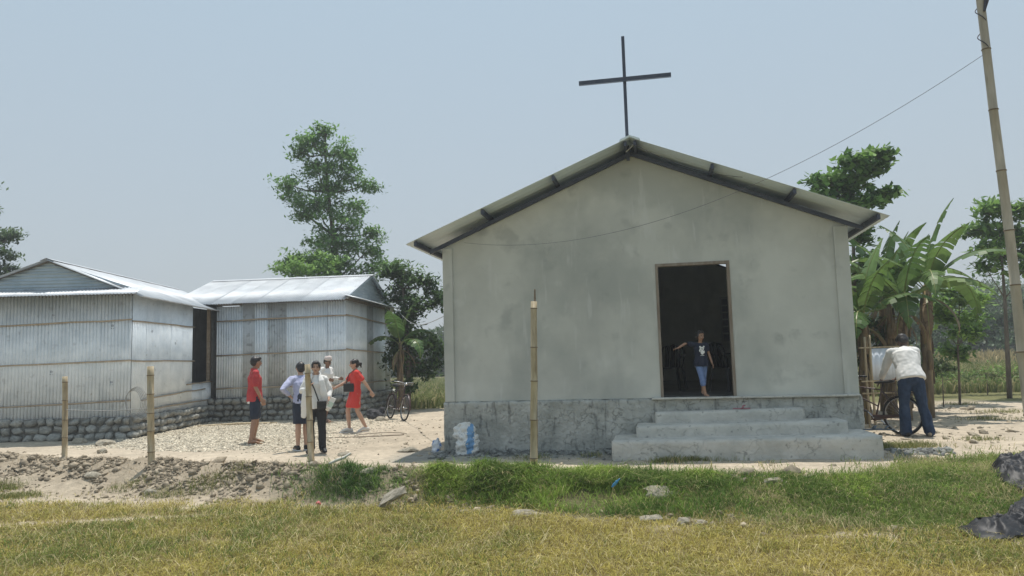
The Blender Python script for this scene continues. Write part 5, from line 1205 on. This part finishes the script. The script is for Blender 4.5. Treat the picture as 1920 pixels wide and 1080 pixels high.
# 3 woman in white facing us
g3 = at(593, 850, .02); sc = .955
J = J0(); J.update(head=(.0, -.02, 1.535), look=(0.05, 0, .1), sh=[(-.150, 0, 1.335), (.150, 0, 1.335)], el=[(-.25, -.04, 1.12), (.24, .0, 1.10)], wr=[(-.11, -.20, 1.17), (.25, -.16, .98)], hdir=[(.6, -.2, .7), (.2, -.6, -.7)],
         kn=[(-.10, -.02, .49), (.10, -.01, .49)], an=[(-.09, .03, .085), (.11, .02, .085)], toe=[(-.12, -.13, .03), (.17, -.12, .03)])
p, hp_ = person('woman in white shawl and black trousers facing the camera behind the leaning post', (g3.x, g3.y, H(g3.x, g3.y)), math.radians(6), J, M_sk['light'], sc, hair='back', girth=1.05)
shirt(p, J, F_white, hem=.80, sleeve=.90, g=1.08, sc=sc, sl_r=1.05, flare=.012, fold=.015); trousers(p, J, F_blk, 1.0, 1.06, sc, low=.055)
mb = MB()
mb.loft([(-.07, -.06, 1.40), (-.12, -.135, 1.30), (-.15, -.155, 1.10), (-.19, -.13, .85), (-.21, -.08, .66)], [(.03, .02), (.055, .022), (.07, .022), (.07, .024), (.045, .015)], n=10)
mb.loft([(.07, -.06, 1.40), (.12, -.135, 1.30), (.15, -.15, 1.10), (.20, -.12, .90), (.22, -.06, .76)], [(.03, .02), (.055, .022), (.065, .022), (.06, .024), (.04, .015)], n=10)
mb.loft([(-.08, -.05, 1.41), (-.06, .07, 1.42), (.06, .07, 1.42), (.08, -.05, 1.41)], [(.03, .022)]*4, n=8, lat=(0, 0, 1))
mb.skin('shawl', F_white, p, .010, 2, .010, 11, scale=sc)
for s in (0, 1): shoe(p, J, s, F_shoeb, sc)
def wp(*v): return Wd(p, v, sc)
bag('small black shoulder bag hanging at the hip of the woman in white', wp(.13, -.21, .87), math.radians(6), (.155, .06, .14), [wp(.08, -.21, .93), wp(.0, -.19, 1.15), wp(-.08, -.15, 1.32), wp(-.11, -.03, 1.425), wp(-.07, .12, 1.36), wp(.08, .17, 1.15), wp(.20, .06, .98), wp(.19, -.17, .93)], F_leather)
q = wp(.30, -.26, .90); o = empty('booklet', 'pale green and white folded booklet held in the left hand of the woman in white', 'booklet', q, .2); o.rotation_euler = (.2, .45, .2)
mb = MB(); mb.box((-.045, -.008, -.10), (.045, .008, .10)); mb.build('pages', F_white, o); mb = MB(); mb.box((-.043, -.0115, -.07), (.043, -.0085, .02)); mb.build('cover_band', mat('pale_green', (.5, .62, .55)), o)

# 4 man in white with cap, behind
g4 = at(612, 794, 0); sc = 1.04
J = J0(); J.update(head=(.0, -.05, 1.53), look=(.35, 0, 0), chest=(0, -.03, 1.25), neck=(0, -.03, 1.40), el=[(-.22, .0, 1.12), (.22, -.02, 1.12)], wr=[(-.20, -.26, 1.08), (.18, -.28, 1.10)], hdir=[(0, -1, .0), (0, -1, 0)],
         kn=[(-.10, -.06, .49), (.10, .02, .49)], an=[(-.10, -.02, .085), (.10, .14, .085)], toe=[(-.12, -.19, .03), (.13, -.02, .03)])
p, hp_ = person('man in white long sleeved shirt and patterned cap standing behind the women', (g4.x, g4.y, H(g4.x, g4.y)), math.radians(62), J, M_sk['brown'], sc, hair='short')
shirt(p, J, F_white, hem=.78, sleeve=.92, g=1.05, sc=sc); trousers(p, J, F_khaki, .66, 1.0, sc, 'rolled_trousers')
R_ = Euler(J['look']); mb = MB(); mb.loft([hp_(0, .01, .055), hp_(0, .015, .09), hp_(0, .02, .145), hp_(0, .03, .165)], [(.090, .105), (.090, .104), (.078, .092), (.04, .05)], n=16, caps=False); mb.build('cap', F_cap, p, True, sc)
for s in (0, 1): shoe(p, J, s, F_tan, sc, kind='sandal')

# 5 woman in red dress walking left
g5 = at(667, 812, 0); sc = .985
J = J0(); J.update(head=(.0, -.03, 1.545), look=(.05, 0, .0), sh=[(-.16, .02, 1.355), (.16, -.02, 1.355)], el=[(-.24, -.16, 1.14), (.24, .14, 1.14)], wr=[(-.27, -.40, 1.02), (.26, .28, .93)], hdir=[(-.1, -.9, -.3), (.1, .4, -.8)],
         kn=[(-.08, -.16, .50), (.08, .02, .49)], an=[(-.08, -.12, .085), (.08, .22, .10)], toe=[(-.09, -.28, .03), (.08, .07, .03)])
p, hp_ = person('woman in short red dress and white sneakers walking left, arms swinging', (g5.x, g5.y, H(g5.x, g5.y)), math.radians(-62), J, M_sk['light'], sc, hair='pony')
shirt(p, J, F_coral, hem=.86, sleeve=.36, g=1.0, sc=sc, sl_r=1.1, name='dress_top'); skirt(p, J, F_coral, .56, 1.0, sc, 'dress_skirt')
for s in (0, 1): shoe(p, J, s, F_shoew, sc, F_sole)
def wp(*v): return Wd(p, v, sc)
bag('large black crossbody bag on the hip of the woman in the red dress', wp(-.10, -.06, 1.02)+Vector((-.02, -.16, 0)), math.radians(-8), (.25, .08, .19), [wp(-.16, -.15, 1.08)+Vector((-.02, -.02, 0)), wp(-.14, -.15, 1.2), wp(-.05, -.13, 1.33), wp(.10, -.02, 1.44), wp(.12, .10, 1.36), wp(-.02, .16, 1.2), wp(-.17, .08, 1.08)], F_leather)

# 6 child in the doorway
gc = chw(4.17, .035, .855+.014); sc = .605
J = J0(); J.update(hs=1.22, head=(.01, -.03, 1.565), neck=(0, .0, 1.395), look=(.18, 0, .30), sh=[(-.15, 0, 1.34), (.15, 0, 1.34)], el=[(-.39, .0, 1.38), (.21, .03, 1.12)], wr=[(-.60, -.08, 1.27), (.27, -.04, .86)], hdir=[(-.9, -.1, -.25), (.25, -.2, -.9)],
         hip=[(-.075, 0, .89), (.075, 0, .89)], kn=[(-.04, -.12, .50), (.06, .04, .50)], an=[(.03, -.15, .085), (.05, .20, .13)], toe=[(.06, -.33, .03), (.07, .05, .05)])
p, hp_ = person('barefoot child in navy bear print tee and blue jeans standing in the church doorway', gc, 0, J, M_sk['tan'], sc, hair='child', voxel=.011)
# children have larger heads: enlarge body head by adding volume is kept modest
shirt(p, J, F_tee, hem=.78, sleeve=.30, g=1.05, sc=sc, name='tee', flare=.02, sl_r=1.15, fold=.006); trousers(p, J, F_blue, .72, 1.0, sc, 'rolled_jeans', low=.068)
mb = MB()
def disc(cx, cz_, rx_, rz_, y=-.150): mb.ell((cx, y, cz_), (rx_, .010, rz_), None, 12, 6)
disc(.0, 1.235, .058, .048); disc(-.045, 1.285, .024, .022); disc(.05, 1.285, .024, .022); disc(.005, 1.14, .045, .06); disc(-.055, 1.185, .02, .035); disc(.052, 1.15, .018, .04)
mb.build('bear_print', F_white, p, True, sc)
mb = MB(); disc(-.02, 1.245, .008, .008, -.160); disc(.022, 1.245, .008, .008, -.160); disc(.002, 1.222, .013, .009, -.161); mb.build('bear_face', F_tee, p, True, sc)
mb = MB(); mb.box((-.045, -.165, 1.055), (.05, -.150, 1.066)); mb.build('print_line', F_white, p, False, sc)

# 7 man in cream shirt bending over the bicycle, back to us
g7 = at(1716, 818, .04); sc = 1.10
J = J0(); J.update(pel=(0, .0, .93), waist=(.0, -.07, 1.06), chest=(-.02, -.20, 1.245), neck=(-.05, -.33, 1.37), head=(-.07, -.41, 1.47), look=(.8, .1, .2),
         sh=[(-.20, -.26, 1.325), (.17, -.28, 1.31)], el=[(-.22, -.42, .98), (.24, -.44, 1.0)], wr=[(-.02, -.56, .90), (.24, -.60, .86)], hdir=[(.4, -.7, -.4), (.3, -.5, -.6)],
         kn=[(-.14, .0, .49), (.12, -.02, .49)], an=[(-.20, .04, .085), (.14, .04, .085)], toe=[(-.25, -.11, .03), (.17, -.13, .03)])
p, hp_ = person('man in cream shirt and dark jeans bending over the bicycle right of the church', (g7.x, g7.y, H(g7.x, g7.y)), math.radians(172), J, M_sk['dark'], sc, hair='short', girth=1.05)
shirt(p, J, F_cream, hem=.86, sleeve=.86, g=1.24, sc=sc, sl_r=1.12, fold=.012); trousers(p, J, F_jean, 1.02, 1.10, sc, 'jeans', low=.070, fold=.011)
for s in (0, 1): shoe(p, J, s, mat('shoe_beige', (.40, .34, .26)) if s == 0 else F_shoeb, sc)

# ------------------------------------------------------------------ TREES
def leafmesh(name, P, size, col, parent, droop=.4, asp=.45, m=None):
    N = len(P); a = RS.rand(N)*6.283; el = RS.uniform(-.9, .5, N)-droop*.5
    d = np.stack([np.cos(a)*np.cos(el), np.sin(a)*np.cos(el), np.sin(el)], 1); s = np.stack([-np.sin(a), np.cos(a), RS.uniform(-.5, .5, N)], 1)
    sz = (size*RS.uniform(.6, 1.35, N))[:, None]
    up = np.cross(s, d); 
    V = np.stack([P-d*sz*.5, P+s*sz*asp*.5+up*sz*.05, P+d*sz*.5, P-s*sz*asp*.5+up*sz*.05], 1)
    i = np.arange(N)*4; F = np.concatenate([np.stack([i, i+1, i+2], 1), np.stack([i, i+2, i+3], 1)])
    return npmesh(name, V.reshape(-1, 3), [F], m or M_leaf, np.repeat(col, 4, 0), parent=parent)
def lobes_leaves(lobes, base, leaf, dens, twig=.16, light=(.13, .19, .06), dark=(.045, .075, .03), per=14):
    P = []; Cc = []
    for (c, r) in lobes:
        c = np.array(c)-np.array(base); r = np.array(r); n = int(dens*r[0]*r[2]*3.1+6)
        v = RS.randn(n, 3); v /= np.linalg.norm(v, axis=1)[:, None]; rad = RS.rand(n, 1)**.42
        tw = c+v*rad*r*(1+.25*RS.randn(n, 1)*.5)
        for t_ in tw:
            k = int(per*RS.uniform(.4, 1.5)); q = t_+RS.randn(k, 3)*twig*np.array([1, 1, .55]); P.append(q)
            s_ = RS.rand(); Cc.append((np.array(dark)*(1-s_)+np.array(light)*s_)*(.75+.5*RS.rand(k, 1)))
    return np.concatenate(P), np.concatenate(Cc)
def tree(name, label, cat, Y, trunk, lobes_px, leaf, dens, r0=.12, group=None, light=(.13, .19, .06), dark=(.045, .075, .03), twig=.16, per=14, asp=.45, yj=1.0, ground_base=True, bark=None):
    b = U(trunk[0][0], trunk[0][1], Y); b.z = 0
    b.z = H(b.x, b.y); t = empty(name, label, cat, b, 0, group)
    lob = []
    for (px, py, rx_, rz_) in lobes_px:
        c = U(px, py, Y); k = Y/FPX; c.y += random.uniform(-1, 1)*yj*max(rx_*k, .3); lob.append((tuple(c), (rx_*k, rx_*k*1.0, rz_*k)))
    path = [Vector((0, 0, -.1))]+[U(px, py, Y)-b for px, py in trunk[1:]]
    mb = MB(); n_ = len(path); mb.loft(path, [r0*(1-.8*i/(n_-1)) for i in range(n_)], n=8, caps=False)
    for (c, r) in lob:
        c = Vector(c)-b; best = min(path[1:], key=lambda q: (q-c-Vector((0, 0, -.25*abs(c.x-q.x)-.3))).length+ (5 if q.z > c.z-.05 else 0)); 
        if (c-best).length > .1:
            mid = best.lerp(c, .5)+Vector((random.uniform(-.1, .1), 0, -.12)); mb.loft([best, mid, c], [r0*.32, r0*.2, r0*.08], n=6, caps=False)
            for k in range(4):
                e = c+Vector([random.uniform(-1, 1)*r[i]*.8 for i in range(3)]); mb.loft([mid.lerp(c, .5), e], [r0*.1, r0*.04], n=4, caps=False)
    mb.build('trunk', bark or M_bark, t, True)
    P, Cc = lobes_leaves(lob, b, leaf, dens, twig, light, dark, per)
    leafmesh('crown', P, leaf, Cc, t, asp=asp); return t
tree('tall_tree', 'tall loose crowned broadleaf tree rising behind the far shed', 'tree', 31, [(640, 700), (640, 600), (636, 520), (625, 440), (615, 360), (610, 290), (610, 245)],
     [(612, 246, 18, 16), (588, 268, 28, 22), (640, 285, 34, 26), (565, 288, 22, 14), (600, 318, 42, 22), (655, 330, 26, 20), (528, 340, 24, 13), (548, 368, 24, 14), (615, 352, 44, 22), (692, 352, 26, 15), (598, 392, 42, 20), (650, 388, 34, 20), (573, 402, 26, 12),
      (640, 428, 46, 22), (698, 434, 24, 14), (598, 448, 36, 12), (640, 470, 46, 20), (690, 468, 34, 22), (705, 500, 26, 16), (640, 502, 56, 16), (665, 535, 50, 22)],
     .19, 25, .16, twig=.17, per=24, light=(.23, .40, .12), dark=(.07, .15, .05))
tree('small_tree', 'pale green bushy tree peeping over the far shed ridge left of the tall tree', 'tree', 29, [(575, 700), (575, 600), (575, 500)], [(545, 488, 26, 16), (580, 480, 32, 18), (615, 492, 28, 16), (560, 510, 40, 14), (605, 512, 30, 14)], .19, 40, .09, twig=.16, per=22, light=(.28, .45, .12), dark=(.14, .25, .07))
tree('dark_bush_tree', 'dark shrubby tree filling the gap between the far shed and the church', 'tree', 24.5, [(765, 745), (765, 680), (762, 600), (755, 540), (750, 505)],
     [(728, 512, 24, 18), (755, 505, 30, 14), (770, 530, 26, 14), (742, 552, 28, 20), (805, 528, 22, 12), (790, 575, 30, 18), (822, 560, 18, 22), (762, 600, 24, 18), (765, 640, 26, 24), (800, 640, 28, 18), (822, 668, 16, 22), (762, 685, 24, 22), (795, 695, 26, 16), (758, 722, 18, 14), (745, 660, 14, 30)],
     .19, 44, .10, twig=.16, per=20, light=(.15, .25, .08), dark=(.03, .065, .025))
tree('left_edge_tree', 'dull green tree cut off by the left edge of the view behind the near shed', 'tree', 30, [(-60, 690), (-55, 560), (-40, 470), (-25, 400)],
     [(-30, 350, 28, 12), (0, 440, 26, 12), (28, 440, 16, 8), (-30, 440, 40, 22), (2, 475, 30, 14), (-30, 500, 40, 20), (10, 500, 18, 8), (-40, 400, 40, 25), (0, 520, 15, 8), (-90, 420, 60, 60), (-100, 520, 60, 50)], .18, 36, .14, twig=.15, per=20, light=(.17, .25, .12), dark=(.07, .12, .06))
tree('broadleaf_tree', 'tree with large round leaves rising over the right church eave', 'tree', 19, [(1600, 720), (1602, 560), (1600, 450), (1600, 380), (1605, 320)],
     [(1540, 340, 26, 14), (1565, 362, 34, 16), (1590, 312, 36, 20), (1625, 300, 26, 12), (1650, 302, 18, 10), (1600, 340, 34, 20), (1635, 318, 22, 12), (1595, 375, 30, 14), (1640, 368, 26, 10), (1670, 360, 16, 8), (1610, 385, 24, 10), (1625, 440, 20, 24), (1620, 500, 26, 40)],
     .20, 60, .07, twig=.12, per=16, asp=.62, light=(.23, .38, .10), dark=(.06, .13, .04))
tree('slender_tree', 'slender tree with hanging large leaves behind the leaning pole', 'tree', 22, [(1890, 716), (1888, 640), (1884, 560), (1878, 480), (1872, 420)],
     [(1840, 395, 24, 14), (1880, 388, 28, 16), (1915, 395, 24, 18), (1830, 430, 24, 14), (1865, 430, 28, 18), (1905, 440, 28, 20), (1840, 468, 28, 16), (1885, 475, 28, 18), (1930, 470, 24, 26), (1850, 500, 18, 10), (1910, 505, 22, 12), (1960, 440, 30, 40)],
     .26, 42, .075, twig=.15, per=14, asp=.44, light=(.28, .44, .11), dark=(.09, .18, .05))
tree('sapling', 'small leafy sapling growing at the edge of the maize field', 'tree', 20, [(1795, 705), (1796, 650), (1798, 590), (1800, 540)], [(1785, 545, 26, 14), (1812, 562, 32, 16), (1785, 590, 32, 18), (1825, 595, 28, 16), (1800, 622, 32, 16), (1765, 570, 24, 16), (1790, 660, 16, 14), (1812, 665, 12, 16), (1775, 590, 16, 10)], .17, 60, .035, twig=.12, per=15, asp=.5, light=(.30, .46, .11), dark=(.09, .18, .05))
tree('sapling', 'low dark bush at the foot of the sapling in the field edge', 'bush', 19.4, [(1765, 712), (1766, 690)], [(1750, 680, 22, 14), (1775, 690, 20, 12), (1735, 700, 18, 10)], .13, 50, .02, twig=.1, light=(.12, .17, .06), dark=(.05, .08, .03))
tree('hazy_tree', 'feathery pale tree far behind the banana clump', 'tree', 55, [(1800, 670), (1802, 600), (1805, 540)], [(1790, 560, 30, 20), (1830, 570, 30, 25), (1850, 540, 26, 24), (1770, 600, 26, 22), (1815, 605, 40, 20)], .34, 5, .12, twig=.4, per=16, light=(.13, .17, .10), dark=(.07, .10, .06))
tree('hazy_tree', 'rounded dark tree far off behind the slender tree', 'tree', 60, [(1880, 665), (1880, 620), (1882, 580)], [(1860, 600, 30, 26), (1895, 585, 36, 34), (1930, 600, 34, 40), (1900, 630, 50, 20)], .34, 6, .15, twig=.4, per=16, light=(.085, .12, .07), dark=(.04, .06, .04))
tree('hazy_tree', 'wide dark leafy tree standing behind the maize field right of the bananas', 'tree', 48, [(1800, 668), (1800, 630), (1802, 590)], [(1760, 600, 34, 26), (1800, 590, 40, 34), (1845, 605, 36, 30), (1780, 635, 50, 22), (1840, 640, 50, 18)], .36, 7, .16, twig=.35, per=18, light=(.15, .24, .10), dark=(.045, .08, .04))
tree('hazy_tree', 'tall airy tree with grey foliage behind the leaning pole', 'tree', 44, [(1905, 668), (1903, 600), (1900, 530)], [(1860, 560, 26, 22), (1900, 540, 34, 26), (1935, 560, 30, 30), (1870, 600, 30, 18), (1915, 600, 40, 24), (1890, 640, 50, 18)], .30, 7, .14, twig=.35, per=16, light=(.18, .26, .14), dark=(.07, .11, .06))
tree('hazy_tree', 'rounded tree between the banana stems far behind the sheet panel', 'tree', 46, [(1690, 668), (1690, 620), (1692, 590)], [(1650, 600, 34, 40), (1690, 590, 40, 44), (1730, 610, 40, 34)], .36, 7, .16, twig=.35, per=18, light=(.14, .22, .09), dark=(.045, .08, .04))
tree('field_bush', 'pale green bushes along the near edge of the maize field', 'bush', 24, [(1850, 722), (1850, 700)], [(1760, 700, 26, 12), (1830, 705, 22, 10), (1870, 700, 20, 12), (1905, 700, 26, 14)], .14, 60, .02, twig=.15, per=12, light=(.26, .38, .11), dark=(.10, .16, .05))
# banana plants
M_ban = mat('banana_leaf', None, None, attr='Col', rough=.4, trans=.35, spec=.4)
M_pse = mat('banana_stem', (.13, .095, .06), (.27, .20, .12), scale=4, stretch=(2, 2, .5), bump=.6, bscale=9, spots=[((.42, .30, .10), 3, .55, .65, .6, (2, 2, .4)), ((.08, .06, .045), 5, .58, .66, .7, (2, 2, .5))])
def banana_leaf(parent, base, az, L_, el0, droop, wd, col, seed):
    r = random.Random(seed); n = 14; p = Vector(base); el = el0; pts = [p.copy()]; d2 = Vector((math.cos(az), math.sin(az), 0))
    for i in range(n):
        p = p+(d2*math.cos(el)+Vector((0, 0, math.sin(el))))*(L_/n); el -= droop/n*(1+.9*i/n); pts.append(p.copy())
    side = Vector((-d2.y, d2.x, 0)); V = []; F = []; cols_ = []
    def wf(f): return wd*(max(0, math.sin(math.pi*min(1, (f-.12)/.88)**.75)) if f > .12 else 0)
    for s in (-1, 1):
        i = 2
        while i < n:
            # strips with tears
            dr = (dr+r.uniform(-.12, .12)) if i > 2 and r.random() < .75 else r.uniform(.15, .7)
            a, b_ = pts[i], pts[i+1]; gap = r.random() < .22
            f0, f1 = i/n, (i+1)/n; b2 = a.lerp(b_, .86 if gap else 1)
            w0, w1 = wf(f0), wf(f1); 
            e0 = a+side*s*w0*math.cos(dr)-Vector((0, 0, w0*math.sin(dr)))+(b_-a)*.25; e1 = b2+side*s*w1*math.cos(dr)-Vector((0, 0, w1*math.sin(dr)))+(b_-a)*(.25 if not gap else .05)
            m0 = a.lerp(e0, .5)+Vector((0, 0, .02)); m1 = b2.lerp(e1, .5)+Vector((0, 0, .02)); k = len(V); V += [a, b2, m1, m0, e1, e0]; F += [(k, k+1, k+2, k+3), (k+3, k+2, k+4, k+5)]
            cc = Vector(col)*r.uniform(.8, 1.2); cols_ += [cc, cc, cc, cc, cc*(.85 if r.random() < .8 else .6), cc]
            i += 1
    # midrib
    k0 = len(V)
    for i in range(n):
        w = .016*(1-i/n)+.004; up = Vector((0, 0, .012)); k = len(V)
        a, b_ = pts[i], pts[i+1]; V += [a-side*w+up, a+side*w+up, b_+side*w*.9+up, b_-side*w*.9+up, a-up*1.5, b_-up*1.5]; F += [(k, k+1, k+2, k+3), (k, k+3, k+5, k+4), (k+1, k+4, k+5, k+2)]; cols_ += [Vector((.30, .33, .12))]*6
    me = bpy.data.meshes.new('leaf'); me.from_pydata([tuple(v) for v in V], [], F); at_ = me.color_attributes.new('Col', 'FLOAT_COLOR', 'POINT')
    at_.data.foreach_set('color', np.array([(*c, 1) for c in cols_], np.float32).ravel()); me.materials.append(M_ban); me.update(); return link('leaf', me, None, parent)
def banana(label, px, pyb, pyt, Y, n, L_, r0=.11, seed=0, dead=2, group='banana plants behind the church corner'):
    b = U(px, 700, Y); b.z = H(b.x, b.y); t = empty('banana_plant', label, 'banana plant', b, 0, group); top = U(px, pyt, Y)-b; top.x += random.uniform(-.05, .05)
    mb = MB(); mb.loft([(0, 0, -.1), top*.3, top*.65, top], [r0*1.15, r0, r0*.85, r0*.5], n=10, caps=False)
    for k in range(26):
        a = random.random()*6.283; z = random.uniform(.2, .97); q = top*z; o_ = Vector((math.cos(a), math.sin(a), 0)); mb.loft([q+o_*r0*.9, q+o_*r0*1.25-Vector((0, 0, .18)), q+o_*r0*1.1-Vector((0, 0, .4))], [(.05, .01)]*3, n=5, lat=(-o_.y, o_.x, 0), caps=False)
    mb.build('pseudostem', M_pse, t, True)
    r = random.Random(seed)
    for k in range(n):
        az = k*2.4+r.uniform(-.3, .3); f = k/max(1, n-1); el0 = 1.52-.80*f+r.uniform(-.06, .06); col = Vector((.075, .15, .04)).lerp(Vector((.16, .25, .06)), r.random())
        banana_leaf(t, top-Vector((0, 0, .15)), az, L_*r.uniform(.8, 1.1), el0, .5+1.35*f*r.uniform(.8, 1.2), .30*r.uniform(.85, 1.1), col, seed*50+k)
    for k in range(dead):
        banana_leaf(t, top-Vector((0, 0, .25)), r.random()*6.283, L_*.55, -.3, 1.25, .10, Vector((.24, .17, .10)), seed*50+30+k)
    return t
banana('tallest banana plant with broad torn leaves directly above the bending man', 1735, 700, 535, 16.5, 9, 2.25, .105, 3, 3)
banana('thick brown stemmed banana plant left of the tallest one', 1695, 700, 560, 16.0, 8, 1.95, .09, 4, 2)
banana('banana plant with an orange stem close to the church corner', 1616, 700, 590, 15.4, 8, 1.7, .085, 5, 1)
banana('rear banana plant hidden between the others against the broadleaf tree', 1655, 700, 545, 18.5, 8, 2.3, .11, 6, 1)
banana('banana plant with old hanging leaves at the back of the clump', 1668, 700, 570, 17.4, 7, 1.9, .10, 8, 3)
# undergrowth behind the sheet panel
tree('undergrowth', 'dark green undergrowth at the foot of the banana clump', 'bush', 17.8, [(1660, 715), (1660, 690)], [(1615, 660, 20, 30), (1640, 680, 26, 18), (1680, 640, 30, 22), (1705, 690, 26, 18), (1730, 690, 24, 22), (1610, 620, 14, 30), (1655, 620, 20, 20)], .17, 50, .03, twig=.13, light=(.12, .18, .06), dark=(.035, .06, .03))
# pale banana stalk beside the far shed
banana('young banana plant with pale leaning stalk in the gap beside the far shed', 752, 745, 640, 23.5, 6, 1.7, .09, 12, 2, group=None)
# far treeline (one mass)
n = 30000; ang = RS.uniform(-1.0, 1.0, n); dist = RS.uniform(85, 112, n); x = np.sin(ang)*dist*1.0; y = np.cos(ang)*dist
hh = 3.2+4.0*fbm(x, y, .05, 90)+1.5*fbm(x, y, .3, 91)+1.5*(x > 15)
z = hh*RS.rand(n)**.75
P = np.stack([x, y, z], 1); col = (np.array([.05, .08, .045])[None]+np.array([.06, .07, .03])[None]*fbm(x, z*3, .3, 95)[:, None])*(.7+.6*RS.rand(n, 1))
o = leafmesh('distant_woodland', P, 1.1, col, None, asp=.8); tag(o, 'distant line of trees fading into haze along the horizon', 'woodland', kind='stuff')
x = np.linspace(-110, 110, 120); 
Vw = []; 
for r_ in (92, 96):
    for i, xx in enumerate(np.linspace(-1.05, 1.05, 120)):
        Vw.append((math.sin(xx)*r_, math.cos(xx)*r_, -1)); Vw.append((math.sin(xx)*r_, math.cos(xx)*r_, 2.6+1.4*math.sin(i*.7)+.9*math.sin(i*2.3)))
Fw = [(2*i, 2*i+2, 2*i+3, 2*i+1) for i in range(119)]+[(240+2*i, 240+2*i+1, 240+2*i+3, 240+2*i+2) for i in range(119)]+[(2*i+1, 2*i+3, 240+2*i+3, 240+2*i+1) for i in range(119)]
me = bpy.data.meshes.new('hedge_mass'); me.from_pydata(Vw, [], Fw); me.materials.append(mat('hedge_green', (.03, .045, .025), (.07, .09, .045), scale=.6)); o = link('hedge_mass', me); tag(o, 'dense hedge mass under the distant trees', 'woodland', kind='stuff')

# ------------------------------------------------------------------ haze
hz = MB(); hz.box((-130, -6, -1.6), (130, 125, 13.5)); me = hz.mesh('haze'); m = bpy.data.materials.new('haze_air'); m.use_nodes = True; n_ = m.node_tree; n_.nodes.clear()
pv = n_.nodes.new('ShaderNodeVolumePrincipled'); pv.inputs['Color'].default_value = (.93, .96, 1, 1); pv.inputs['Density'].default_value = .0022; pv.inputs['Anisotropy'].default_value = .2
oo = n_.nodes.new('ShaderNodeOutputMaterial'); n_.links.new(pv.outputs[0], oo.inputs['Volume']); me.materials.append(m)
USE_HAZE = True
if USE_HAZE:
    o = link('haze', me); o['kind'] = 'stuff'
print('objects', len(bpy.data.objects), 'tris', sum(len(m_.loops)-2*len(m_.polygons) for m_ in bpy.data.meshes))
